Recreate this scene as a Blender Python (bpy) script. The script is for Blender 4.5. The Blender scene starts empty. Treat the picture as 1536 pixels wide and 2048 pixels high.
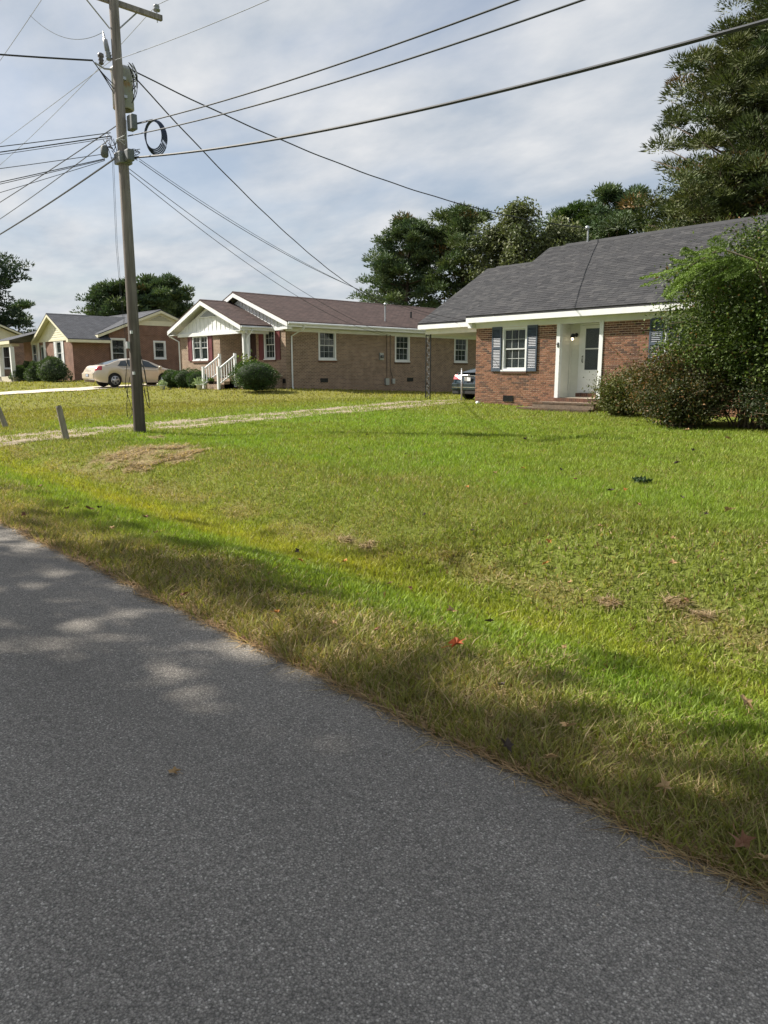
import bpy, bmesh, math, random
import numpy as np
from mathutils import Vector, Matrix
random.seed(7); RNG = np.random.default_rng(11)
SC = bpy.context.scene; COL = SC.collection

# ------------------------------------------------------------------ camera, sky, sun, exposure
F_PX = 1480.0; PITCH = math.atan(279 / F_PX); YAW = math.radians(42.6); EYE = 1.6
FW = (-math.cos(YAW), math.sin(YAW)); RT = (math.sin(YAW), math.cos(YAW))
cam = bpy.data.cameras.new('camera'); camo = bpy.data.objects.new('camera', cam); COL.objects.link(camo)
cam.sensor_fit = 'VERTICAL'; cam.sensor_height = 36.0; cam.lens = 36.0 * F_PX / 2048.0
cam.clip_start = 0.05; cam.clip_end = 3000
camo.location = (0, 0, EYE)
camo.rotation_euler = Vector((FW[0] * math.cos(PITCH), FW[1] * math.cos(PITCH), -math.sin(PITCH))).to_track_quat('-Z', 'Y').to_euler()
SC.camera = camo

SUN_EL = math.radians(42); SUN_AZ = math.radians(29)
SUN_TO = Vector((math.cos(SUN_AZ) * math.cos(SUN_EL), math.sin(SUN_AZ) * math.cos(SUN_EL), -math.sin(SUN_EL)))
sl = bpy.data.lights.new('sun', 'SUN'); slo = bpy.data.objects.new('sun', sl); COL.objects.link(slo)
sl.energy = 5.0; sl.angle = math.radians(0.55); sl.color = (1.0, 0.93, 0.82)
slo.rotation_euler = SUN_TO.to_track_quat('-Z', 'Y').to_euler(); slo.location = (-20, -15, 30)

W = bpy.data.worlds.new('World'); SC.world = W; W.use_nodes = True
nt = W.node_tree; nt.nodes.clear()
def N(t, typ, **kw):
    n = t.nodes.new(typ)
    for k, v in kw.items():
        if k.startswith('i_'): n.inputs[k[2:].replace('_', ' ')].default_value = v
        else: setattr(n, k, v)
    return n
def LK(t, a, b): t.links.new(a, b)
sky = N(nt, 'ShaderNodeTexSky', sky_type='NISHITA'); sky.sun_disc = False
sky.sun_elevation = SUN_EL; sky.sun_rotation = math.atan2(-SUN_TO.x, -SUN_TO.y)
sky.air_density = 1.0; sky.dust_density = 2.2; sky.ozone_density = 1.0
bg1 = N(nt, 'ShaderNodeBackground'); bg1.inputs['Strength'].default_value = 0.07
LK(nt, sky.outputs[0], bg1.inputs['Color'])
tc = N(nt, 'ShaderNodeTexCoord'); sep = N(nt, 'ShaderNodeSeparateXYZ'); LK(nt, tc.outputs['Generated'], sep.inputs[0])
zc = N(nt, 'ShaderNodeMath', operation='MAXIMUM'); LK(nt, sep.outputs['Z'], zc.inputs[0]); zc.inputs[1].default_value = 0.0
za = N(nt, 'ShaderNodeMath', operation='ADD'); LK(nt, zc.outputs[0], za.inputs[0]); za.inputs[1].default_value = 0.16
dv = N(nt, 'ShaderNodeVectorMath', operation='DIVIDE'); LK(nt, tc.outputs['Generated'], dv.inputs[0])
cmb = N(nt, 'ShaderNodeCombineXYZ')
for i in range(3): LK(nt, za.outputs[0], cmb.inputs[i])
LK(nt, cmb.outputs[0], dv.inputs[1])
mp = N(nt, 'ShaderNodeMapping'); LK(nt, dv.outputs[0], mp.inputs['Vector'])
mp.inputs['Rotation'].default_value = (0, 0, 0.6); mp.inputs['Scale'].default_value = (1.0, 1.45, 0.0); mp.inputs['Location'].default_value = (3.7, 1.2, 0)
n1 = N(nt, 'ShaderNodeTexNoise'); n1.inputs['Scale'].default_value = 1.15; n1.inputs['Detail'].default_value = 6; n1.inputs['Roughness'].default_value = 0.5; n1.inputs['Distortion'].default_value = 0.35
LK(nt, mp.outputs[0], n1.inputs['Vector'])
n2 = N(nt, 'ShaderNodeTexNoise'); n2.inputs['Scale'].default_value = 2.4; n2.inputs['Detail'].default_value = 8; n2.inputs['Roughness'].default_value = 0.55
LK(nt, mp.outputs[0], n2.inputs['Vector'])
r1 = N(nt, 'ShaderNodeMapRange', interpolation_type='SMOOTHSTEP'); LK(nt, n1.outputs['Fac'], r1.inputs['Value'])
r1.inputs['From Min'].default_value = 0.34; r1.inputs['From Max'].default_value = 0.6; r1.inputs['To Min'].default_value = 0.45; r1.inputs['To Max'].default_value = 0.97
r2 = N(nt, 'ShaderNodeMapRange'); LK(nt, n2.outputs['Fac'], r2.inputs['Value'])
r2.inputs['From Min'].default_value = 0.34; r2.inputs['From Max'].default_value = 0.68
ramp = N(nt, 'ShaderNodeMix', data_type='RGBA'); LK(nt, r2.outputs[0], ramp.inputs['Factor'])
ramp.inputs['A'].default_value = (0.425, 0.475, 0.54, 1); ramp.inputs['B'].default_value = (0.665, 0.675, 0.69, 1)
bg2 = N(nt, 'ShaderNodeBackground'); bg2.inputs['Strength'].default_value = 0.635
LK(nt, ramp.outputs['Result'], bg2.inputs['Color'])
mx = N(nt, 'ShaderNodeMixShader'); LK(nt, r1.outputs[0], mx.inputs[0]); LK(nt, bg1.outputs[0], mx.inputs[1]); LK(nt, bg2.outputs[0], mx.inputs[2])
wo = N(nt, 'ShaderNodeOutputWorld'); LK(nt, mx.outputs[0], wo.inputs['Surface'])

vs = SC.view_settings; vs.view_transform = 'Standard'; vs.look = 'None'; vs.gamma = 1.0; vs.use_curve_mapping = False
vs.exposure = 0.93

# ------------------------------------------------------------------ helpers
def ray(x, y):
    u = (x - 768) / F_PX; v = (1024 - y) / F_PX; a = math.cos(PITCH) + math.sin(PITCH) * v
    return (u * RT[0] + a * FW[0], u * RT[1] + a * FW[1], -math.sin(PITCH) + math.cos(PITCH) * v)
def at(x, y, X=None, Y=None, Z=None):
    d = ray(x, y)
    t = X / d[0] if X is not None else Y / d[1] if Y is not None else (Z - EYE) / d[2]
    return Vector((d[0] * t, d[1] * t, EYE + d[2] * t))
def on_ground(x, y):                                  # where the pixel's ray meets the terrain
    d = ray(x, y); lo = 0.5
    for i in range(4000):
        lo += 0.03
        if EYE + d[2] * lo < terr(d[0] * lo, d[1] * lo): break
    return Vector((d[0] * lo, d[1] * lo, terr(d[0] * lo, d[1] * lo)))

def tag(o, label=None, cat=None, group=None, kind=None):
    if label: o['label'] = label
    if cat: o['category'] = cat
    if group: o['group'] = group
    if kind: o['kind'] = kind
    return o
def thing(name, label, cat, loc=(0, 0, 0), rotz=0.0, group=None):
    o = bpy.data.objects.new(name, None); COL.objects.link(o); o.location = loc; o.rotation_euler = (0, 0, rotz); o.empty_display_size = 0.2
    return tag(o, label, cat, group)
def rootloc(o):
    while o.parent: o = o.parent
    return o
class MB:
    def __init__(s): s.v = []; s.f = []
    def add(s, vs_, fs_):
        b = len(s.v); s.v += [tuple(p) for p in vs_]; s.f += [tuple(i + b for i in f) for f in fs_]; return s
    def box(s, x0, x1, y0, y1, z0, z1):
        return s.add([(x0, y0, z0), (x1, y0, z0), (x1, y1, z0), (x0, y1, z0), (x0, y0, z1), (x1, y0, z1), (x1, y1, z1), (x0, y1, z1)],
                     [(0, 3, 2, 1), (4, 5, 6, 7), (0, 1, 5, 4), (1, 2, 6, 5), (2, 3, 7, 6), (3, 0, 4, 7)])
    def poly(s, pts): return s.add(pts, [tuple(range(len(pts)))])
    def prism(s, prof, d):                            # closed profile (3-D points) swept by vector d
        n = len(prof); d = Vector(d); p = [Vector(q) for q in prof]
        return s.add(p + [q + d for q in p], [tuple(range(n))[::-1], tuple(range(n, 2 * n))] + [(i, (i + 1) % n, n + (i + 1) % n, n + i) for i in range(n)])
    def tube(s, pts, r, n=6, caps=True):
        pts = [Vector(p) for p in pts]; m = len(pts); rs = r if isinstance(r, (list, tuple)) else [r] * m
        b = len(s.v)
        for i, p in enumerate(pts):
            t = (pts[min(i + 1, m - 1)] - pts[max(i - 1, 0)]).normalized()
            a = t.cross(Vector((0, 0, 1)) if abs(t.z) < 0.95 else Vector((0, 1, 0))).normalized(); c = t.cross(a)
            for k in range(n):
                w = 2 * math.pi * k / n; s.v.append(tuple(p + (a * math.cos(w) + c * math.sin(w)) * rs[i]))
        for i in range(m - 1):
            for k in range(n):
                k2 = (k + 1) % n; s.f.append((b + i * n + k, b + i * n + k2, b + (i + 1) * n + k2, b + (i + 1) * n + k))
        if caps: s.f.append(tuple(b + k for k in range(n))[::-1]); s.f.append(tuple(b + (m - 1) * n + k for k in range(n)))
        return s
    def lathe(s, c, axis, prof, n=20):                # prof: (distance along axis, radius)
        c = Vector(c); ax = Vector(axis).normalized(); a = ax.orthogonal().normalized(); b_ = ax.cross(a); b = len(s.v); m = len(prof)
        for h, r in prof:
            for k in range(n):
                w = 2 * math.pi * k / n; s.v.append(tuple(c + ax * h + (a * math.cos(w) + b_ * math.sin(w)) * r))
        for i in range(m - 1):
            for k in range(n):
                k2 = (k + 1) % n; s.f.append((b + i * n + k, b + i * n + k2, b + (i + 1) * n + k2, b + (i + 1) * n + k))
        s.f.append(tuple(b + k for k in range(n))[::-1]); s.f.append(tuple(b + (m - 1) * n + k for k in range(n)))
        return s
    def grid(s, fn, us, vs_):
        b = len(s.v); nv = len(vs_)
        for u in us:
            for v in vs_: s.v.append(tuple(fn(u, v)))
        for i in range(len(us) - 1):
            for j in range(nv - 1):
                q = b + i * nv + j; s.f.append((q, q + nv, q + nv + 1, q + 1))
        return s
    def build(s, name, mat, parent=None, local=False, smooth=False, bevel=0.0):
        v = s.v
        if parent is not None and not local:
            L = rootloc(parent).location; v = [(p[0] - L.x, p[1] - L.y, p[2] - L.z) for p in v]
        me = bpy.data.meshes.new(name); me.from_pydata(v, [], s.f)
        uvl = me.uv_layers.new(name='UVMap')          # planar metres, by dominant normal
        nl = len(me.loops); uv = np.zeros(nl * 2, np.float32); wv = s.v
        for p in me.polygons:
            nx, ny, nz = abs(p.normal.x), abs(p.normal.y), abs(p.normal.z)
            for li in p.loop_indices:
                q = wv[me.loops[li].vertex_index]
                a, b = (q[1], q[2]) if nx > ny and nx > nz else ((q[0], q[2]) if ny > 0.72 and ny >= nz else ((q[0], q[1] * 1.18) if ny > nx else (q[1], q[0] * 1.1)))
                uv[li * 2] = a; uv[li * 2 + 1] = b
        uvl.data.foreach_set('uv', uv)
        if smooth:
            me.polygons.foreach_set('use_smooth', [True] * len(me.polygons))
        me.materials.append(mat)
        o = bpy.data.objects.new(name, me); COL.objects.link(o)
        if parent is not None: o.parent = parent
        if bevel:
            m = o.modifiers.new('bevel', 'BEVEL'); m.width = bevel; m.segments = 2; m.limit_method = 'ANGLE'
        return o
def mesh_np(name, V, T, mat, col=None, parent=None, k=3):
    V = np.asarray(V, np.float32)
    if parent is not None:
        L = rootloc(parent).location; V = V - np.array([L.x, L.y, L.z], np.float32)
    T = np.asarray(T, np.int32); me = bpy.data.meshes.new(name)
    me.vertices.add(len(V)); me.vertices.foreach_set('co', V.ravel())
    me.loops.add(T.size); me.loops.foreach_set('vertex_index', T.ravel())
    me.polygons.add(len(T)); me.polygons.foreach_set('loop_start', np.arange(0, T.size, T.shape[1], dtype=np.int32))
    me.update(calc_edges=True)
    if col is not None:
        c = np.ones((len(V), 4), np.float32); c[:, :3] = col
        a = me.color_attributes.new('tint', 'FLOAT_COLOR', 'POINT'); a.data.foreach_set('color', c.ravel())
    me.materials.append(mat)
    o = bpy.data.objects.new(name, me); COL.objects.link(o)
    if parent is not None: o.parent = parent
    return o
def vnoise(x, y, seed=0):
    x = np.asarray(x, float); y = np.asarray(y, float)
    xi = np.floor(x).astype(np.int64); yi = np.floor(y).astype(np.int64); fx = x - xi; fy = y - yi
    fx = fx * fx * (3 - 2 * fx); fy = fy * fy * (3 - 2 * fy)
    def h(a, b):
        n = (a * 374761393 + b * 668265263 + seed * 1274126177) & 0x7fffffff
        n = ((n ^ (n >> 13)) * 1274126177) & 0x7fffffff
        return ((n ^ (n >> 16)) & 0xffff) / 65535.0
    return (h(xi, yi) * (1 - fx) + h(xi + 1, yi) * fx) * (1 - fy) + (h(xi, yi + 1) * (1 - fx) + h(xi + 1, yi + 1) * fx) * fy
def fbm(x, y, seed=0, o=4):
    s = 0; a = 0.5; t = 0
    for i in range(o): s = s + a * vnoise(x * 2 ** i, y * 2 ** i, seed + i * 17); t += a; a *= 0.5
    return s / t
def sst(a, b, x):
    t = np.clip((np.asarray(x, float) - a) / (b - a), 0, 1); return t * t * (3 - 2 * t)

# ------------------------------------------------------------------ materials
MATS = {}
def mat(name, col, rough=0.6, metal=0.0, var=0.12, vscale=6.0, bump=0.0, bscale=40.0, spec=0.4, col2=None, coat=0.0, stretch=None, emit=0.0):
    if name in MATS: return MATS[name]
    m = bpy.data.materials.new(name); m.use_nodes = True; t = m.node_tree; b = t.nodes['Principled BSDF']
    c2 = col2 or tuple(min(1, c * (1 + var)) for c in col); c1 = tuple(c * (1 - var) for c in col)
    tcn = N(t, 'ShaderNodeTexCoord'); mpn = N(t, 'ShaderNodeMapping'); LK(t, tcn.outputs['Object'], mpn.inputs['Vector'])
    if stretch: mpn.inputs['Scale'].default_value = stretch
    nz = N(t, 'ShaderNodeTexNoise'); nz.inputs['Scale'].default_value = vscale; nz.inputs['Detail'].default_value = 5; LK(t, mpn.outputs[0], nz.inputs['Vector'])
    rr = N(t, 'ShaderNodeMapRange'); rr.inputs['From Min'].default_value = 0.3; rr.inputs['From Max'].default_value = 0.7; LK(t, nz.outputs['Fac'], rr.inputs['Value'])
    mxn = N(t, 'ShaderNodeMix', data_type='RGBA'); LK(t, rr.outputs[0], mxn.inputs['Factor'])
    mxn.inputs['A'].default_value = (*c1, 1); mxn.inputs['B'].default_value = (*c2, 1); LK(t, mxn.outputs['Result'], b.inputs['Base Color'])
    b.inputs['Roughness'].default_value = rough; b.inputs['Metallic'].default_value = metal; b.inputs['Specular IOR Level'].default_value = spec
    if coat: b.inputs['Coat Weight'].default_value = coat; b.inputs['Coat Roughness'].default_value = 0.06
    if emit: b.inputs['Emission Color'].default_value = (*col, 1); b.inputs['Emission Strength'].default_value = emit
    if bump:
        n2_ = N(t, 'ShaderNodeTexNoise'); n2_.inputs['Scale'].default_value = bscale; n2_.inputs['Detail'].default_value = 4; LK(t, mpn.outputs[0], n2_.inputs['Vector'])
        bp = N(t, 'ShaderNodeBump'); bp.inputs['Strength'].default_value = bump; bp.inputs['Distance'].default_value = 0.02; LK(t, n2_.outputs['Fac'], bp.inputs['Height']); LK(t, bp.outputs[0], b.inputs['Normal'])
    MATS[name] = m; return m
def brick_mat(name, c1, c2, mortar, dark=(0.06, 0.035, 0.03), w=0.203, h=0.0677, ms=0.015, squash=1.0):
    m = bpy.data.materials.new(name); m.use_nodes = True; t = m.node_tree; b = t.nodes['Principled BSDF']
    uv = N(t, 'ShaderNodeUVMap'); bt = N(t, 'ShaderNodeTexBrick'); LK(t, uv.outputs[0], bt.inputs['Vector'])
    bt.inputs['Scale'].default_value = 1.0; bt.inputs['Brick Width'].default_value = w; bt.inputs['Row Height'].default_value = h
    bt.inputs['Mortar Size'].default_value = ms; bt.inputs['Mortar Smooth'].default_value = 0.15; bt.inputs['Bias'].default_value = -0.1
    bt.inputs['Color1'].default_value = (*c1, 1); bt.inputs['Color2'].default_value = (*c2, 1); bt.inputs['Mortar'].default_value = (*mortar, 1)
    nz = N(t, 'ShaderNodeTexNoise'); nz.inputs['Scale'].default_value = 2.2; nz.inputs['Detail'].default_value = 6; LK(t, uv.outputs[0], nz.inputs['Vector'])
    # a second noise on brick-sized cells picks out the over-burnt dark bricks
    vo = N(t, 'ShaderNodeTexWhiteNoise', noise_dimensions='2D'); sp = N(t, 'ShaderNodeSeparateXYZ'); LK(t, uv.outputs[0], sp.inputs[0])
    rowf = N(t, 'ShaderNodeMath', operation='DIVIDE'); LK(t, sp.outputs['Y'], rowf.inputs[0]); rowf.inputs[1].default_value = h
    row = N(t, 'ShaderNodeMath', operation='FLOOR'); LK(t, rowf.outputs[0], row.inputs[0])
    par = N(t, 'ShaderNodeMath', operation='PINGPONG'); LK(t, row.outputs[0], par.inputs[0]); par.inputs[1].default_value = 1.0
    off = N(t, 'ShaderNodeMath', operation='MULTIPLY_ADD'); LK(t, par.outputs[0], off.inputs[0]); off.inputs[1].default_value = -0.5
    cxf = N(t, 'ShaderNodeMath', operation='DIVIDE'); LK(t, sp.outputs['X'], cxf.inputs[0]); cxf.inputs[1].default_value = w; LK(t, cxf.outputs[0], off.inputs[2])
    cx = N(t, 'ShaderNodeMath', operation='FLOOR'); LK(t, off.outputs[0], cx.inputs[0])
    cb = N(t, 'ShaderNodeCombineXYZ'); LK(t, cx.outputs[0], cb.inputs[0]); LK(t, row.outputs[0], cb.inputs[1]); LK(t, cb.outputs[0], vo.inputs['Vector'])
    gt = N(t, 'ShaderNodeMapRange'); LK(t, vo.outputs['Value'], gt.inputs['Value']); gt.inputs['From Min'].default_value = 0.8; gt.inputs['From Max'].default_value = 0.95
    inv = N(t, 'ShaderNodeMath', operation='SUBTRACT'); inv.inputs[0].default_value = 1.0; LK(t, bt.outputs['Fac'], inv.inputs[1])
    mu = N(t, 'ShaderNodeMath', operation='MULTIPLY'); LK(t, gt.outputs[0], mu.inputs[0]); LK(t, inv.outputs[0], mu.inputs[1])
    mu2 = N(t, 'ShaderNodeMath', operation='MULTIPLY'); LK(t, mu.outputs[0], mu2.inputs[0]); mu2.inputs[1].default_value = 0.75
    mxn = N(t, 'ShaderNodeMix', data_type='RGBA'); LK(t, mu2.outputs[0], mxn.inputs['Factor']); LK(t, bt.outputs['Color'], mxn.inputs['A']); mxn.inputs['B'].default_value = (*dark, 1)
    br = N(t, 'ShaderNodeMapRange'); LK(t, nz.outputs['Fac'], br.inputs['Value']); br.inputs['From Min'].default_value = 0.3; br.inputs['From Max'].default_value = 0.7; br.inputs['To Min'].default_value = 0.82; br.inputs['To Max'].default_value = 1.15
    hs = N(t, 'ShaderNodeHueSaturation'); LK(t, mxn.outputs['Result'], hs.inputs['Color']); LK(t, br.outputs[0], hs.inputs['Value'])
    LK(t, hs.outputs[0], b.inputs['Base Color']); b.inputs['Roughness'].default_value = 0.9; b.inputs['Specular IOR Level'].default_value = 0.2
    bp = N(t, 'ShaderNodeBump'); bp.inputs['Strength'].default_value = 0.6; bp.inputs['Distance'].default_value = 0.012; bp.invert = True
    LK(t, bt.outputs['Fac'], bp.inputs['Height']); LK(t, bp.outputs[0], b.inputs['Normal'])
    return m
def piece_mat(name, cols, rough=0.9, bump=0.3, grain=60.0, spec=0.2):   # colour differs from piece to piece
    m = bpy.data.materials.new(name); m.use_nodes = True; t = m.node_tree; b = t.nodes['Principled BSDF']
    oi = N(t, 'ShaderNodeObjectInfo'); ge = N(t, 'ShaderNodeNewGeometry')
    ad = N(t, 'ShaderNodeMath', operation='ADD'); LK(t, oi.outputs['Random'], ad.inputs[0]); LK(t, ge.outputs['Random Per Island'], ad.inputs[1])
    fr = N(t, 'ShaderNodeMath', operation='FRACT'); LK(t, ad.outputs[0], fr.inputs[0])
    rp = N(t, 'ShaderNodeValToRGB'); rp.color_ramp.interpolation = 'LINEAR'; LK(t, fr.outputs[0], rp.inputs[0])
    el = rp.color_ramp.elements
    while len(el) < len(cols): el.new(0.5)
    for i, c in enumerate(cols): el[i].position = i / (len(cols) - 1); el[i].color = (*c, 1)
    tcn = N(t, 'ShaderNodeTexCoord'); nz = N(t, 'ShaderNodeTexNoise'); nz.inputs['Scale'].default_value = grain; nz.inputs['Detail'].default_value = 4; LK(t, tcn.outputs['Object'], nz.inputs['Vector'])
    hs = N(t, 'ShaderNodeHueSaturation'); LK(t, rp.outputs[0], hs.inputs['Color'])
    mr = N(t, 'ShaderNodeMapRange'); LK(t, nz.outputs['Fac'], mr.inputs['Value']); mr.inputs['To Min'].default_value = 0.65; mr.inputs['To Max'].default_value = 1.35; LK(t, mr.outputs[0], hs.inputs['Value'])
    LK(t, hs.outputs[0], b.inputs['Base Color']); b.inputs['Roughness'].default_value = rough; b.inputs['Specular IOR Level'].default_value = spec
    bp = N(t, 'ShaderNodeBump'); bp.inputs['Strength'].default_value = bump; bp.inputs['Distance'].default_value = 0.005; LK(t, nz.outputs['Fac'], bp.inputs['Height']); LK(t, bp.outputs[0], b.inputs['Normal'])
    return m
def tint_mat(name, rough=0.6, trans=0.35, tcol=(1.1, 1.15, 0.6), spec=0.3):   # colour per leaf or blade, light passes through
    m = bpy.data.materials.new(name); m.use_nodes = True; t = m.node_tree; b = t.nodes['Principled BSDF']; out = t.nodes['Material Output']
    at_ = N(t, 'ShaderNodeAttribute', attribute_name='tint'); LK(t, at_.outputs['Color'], b.inputs['Base Color'])
    b.inputs['Roughness'].default_value = rough; b.inputs['Specular IOR Level'].default_value = spec
    if trans:
        tr = N(t, 'ShaderNodeBsdfTranslucent'); ml = N(t, 'ShaderNodeMix', data_type='RGBA', blend_type='MULTIPLY'); ml.inputs['Factor'].default_value = 1
        LK(t, at_.outputs['Color'], ml.inputs['A']); ml.inputs['B'].default_value = (*tcol, 1); LK(t, ml.outputs['Result'], tr.inputs['Color'])
        ms = N(t, 'ShaderNodeMixShader'); ms.inputs[0].default_value = trans; LK(t, b.outputs[0], ms.inputs[1]); LK(t, tr.outputs[0], ms.inputs[2]); LK(t, ms.outputs[0], out.inputs['Surface'])
    return m
def glass_mat(name, col=(0.035, 0.045, 0.05), rough=0.04):
    m = bpy.data.materials.new(name); m.use_nodes = True; t = m.node_tree; b = t.nodes['Principled BSDF']
    b.inputs['Base Color'].default_value = (*col, 1); b.inputs['Roughness'].default_value = rough; b.inputs['Specular IOR Level'].default_value = 0.55
    out = t.nodes['Material Output']; tr = N(t, 'ShaderNodeBsdfTransparent'); tr.inputs[0].default_value = (0.8, 0.86, 0.84, 1)
    ms = N(t, 'ShaderNodeMixShader'); ms.inputs[0].default_value = 0.42; LK(t, tr.outputs[0], ms.inputs[1]); LK(t, b.outputs[0], ms.inputs[2]); LK(t, ms.outputs[0], out.inputs['Surface'])
    return m
WHITE = mat('white_paint', (0.72, 0.74, 0.75), 0.45, var=0.06, vscale=3)
CREAM = mat('cream_vinyl', (0.68, 0.655, 0.50), 0.5, var=0.05, vscale=3)
SIDING = mat('siding_paint', (0.70, 0.71, 0.66), 0.5, var=0.06, vscale=3)
SASH = mat('sash_paint', (0.52, 0.54, 0.54), 0.45, var=0.06)
GLASS = glass_mat('window_glass')
CURTAIN = mat('curtain_cloth', (0.48, 0.48, 0.46), 0.9, var=0.35, vscale=9, stretch=(9, 9, 0.5))
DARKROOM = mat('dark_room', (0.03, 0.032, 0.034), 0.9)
NAVY = mat('navy_shutter', (0.055, 0.075, 0.105), 0.5, var=0.18, vscale=9)
RED = mat('red_shutter', (0.13, 0.032, 0.038), 0.5, var=0.1)
BLACKIRON = mat('black_iron', (0.025, 0.027, 0.03), 0.38, 0.3)
GALV = mat('galvanised', (0.42, 0.44, 0.46), 0.42, 0.6, var=0.1)
MORTAR = mat('mortar', (0.68, 0.52, 0.40), 0.95, var=0.14, vscale=12, bump=0.4, bscale=120)
BRICKP = piece_mat('brick_piece', [(0.095, 0.052, 0.04), (0.18, 0.09, 0.06), (0.235, 0.12, 0.078), (0.20, 0.10, 0.066), (0.07, 0.046, 0.04)])
SOLDIER = piece_mat('step_brick', [(0.10, 0.06, 0.045), (0.16, 0.08, 0.055), (0.09, 0.055, 0.045), (0.13, 0.075, 0.05)])
SHINGLE = piece_mat('shingle_piece', [(0.036, 0.037, 0.041), (0.05, 0.051, 0.055), (0.043, 0.044, 0.048), (0.066, 0.066, 0.069), (0.031, 0.032, 0.036)], rough=0.95, bump=0.5, grain=150)
ROOFDECK = mat('roof_dark', (0.04, 0.041, 0.045), 0.95, var=0.15)
BRICK2 = brick_mat('brick_tan', (0.285, 0.19, 0.135), (0.175, 0.118, 0.088), (0.36, 0.29, 0.225), dark=(0.11, 0.07, 0.055))
BRICK3 = brick_mat('brick_red', (0.195, 0.085, 0.06), (0.155, 0.068, 0.05), (0.27, 0.195, 0.155), dark=(0.12, 0.05, 0.045))
BRICK4 = brick_mat('brick_mottled', (0.24, 0.12, 0.085), (0.15, 0.085, 0.065), (0.33, 0.25, 0.2))
ROOF2 = brick_mat('shingle_brown', (0.088, 0.06, 0.056), (0.062, 0.045, 0.043), (0.042, 0.031, 0.03), dark=(0.105, 0.076, 0.07), w=0.31, h=0.15, ms=0.012)
ROOF3 = brick_mat('shingle_slate', (0.085, 0.09, 0.105), (0.065, 0.07, 0.083), (0.045, 0.047, 0.055), dark=(0.10, 0.105, 0.12), w=0.31, h=0.15, ms=0.012)
LEAF = tint_mat('foliage', 0.55, 0.25, (1.0, 1.1, 0.55), 0.3)
NEEDLE = tint_mat('needles', 0.6, 0.15, (1.0, 1.1, 0.6), 0.25)
GRASSM = tint_mat('grass_blade', 0.55, 0.38, (1.15, 1.15, 0.5), 0.25)
BARK = mat('bark', (0.105, 0.08, 0.06), 0.95, var=0.35, vscale=5, bump=0.8, bscale=14, stretch=(3, 3, 0.6))
TWIG = mat('twig', (0.17, 0.135, 0.095), 0.9, var=0.25)

# ------------------------------------------------------------------ terrain
HX = [-400, -75, -60, -51, -40, -37, -29, -24, -19.5, -17.6, -14, -9, -4, 10, 400]
HZ = [1.0, 1.0, 1.05, 1.10, 0.90, 0.93, 0.84, 0.62, 0.50, 0.52, 0.40, 0.41, 0.41, 0.40, 0.4]
def terr_np(X, Y):
    X = np.asarray(X, float); Y = np.asarray(Y, float)
    H = np.interp(X, HX, HZ); q = np.interp(X, [-34, -24], [0.62, 1.0])
    g = np.clip((Y - 4.6) / 15.2, 0, 1) ** q
    z = H * g + 0.16 * sst(4.9, 6.6, Y) * (1 - sst(8, 17, Y)) * sst(-15.5, -12.5, X) - 0.30 * np.where(Y < 4.7, np.exp(-((Y - 4.7) / 1.05) ** 2), np.exp(-((Y - 4.7) / 0.75) ** 2)) * np.interp(X, [-22.5, -21, -17.5, -16], [1, 0.25, 0.25, 1])
    z = z - 0.036 * np.clip(Y - 21, 0, 10) * np.interp(X, [-50, -38, -30, -20], [0, 0.7, 1, 0.3])
    z = z + 0.09 * np.exp(-((X + 17.2) ** 2 + (Y - 7.6) ** 2) / 1.4) * 0.8
    n = (fbm(X * 0.9, Y * 0.9, 3) - 0.5) * 0.07 + (fbm(X * 4, Y * 4, 9, 2) - 0.5) * 0.02
    m = sst(2.3, 3.4, Y) * (1 - sst(17, 19.5, Y))
    z = z + n * m
    z = np.where(Y < 2.6, z * sst(2.35, 2.9, Y) - 0.02, z - 0.02 * (1 - sst(2.6, 3.2, Y)))
    z = np.where(Y < -3.7, -0.02 - 0.12 * np.exp(-((Y + 5.6) / 1.0) ** 2) * sst(-3.7, -4.4, Y) + 0.25 * sst(-7, -14, Y), z)
    return z
def terr(x, y): return float(terr_np(np.array([x]), np.array([y]))[0])

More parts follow.
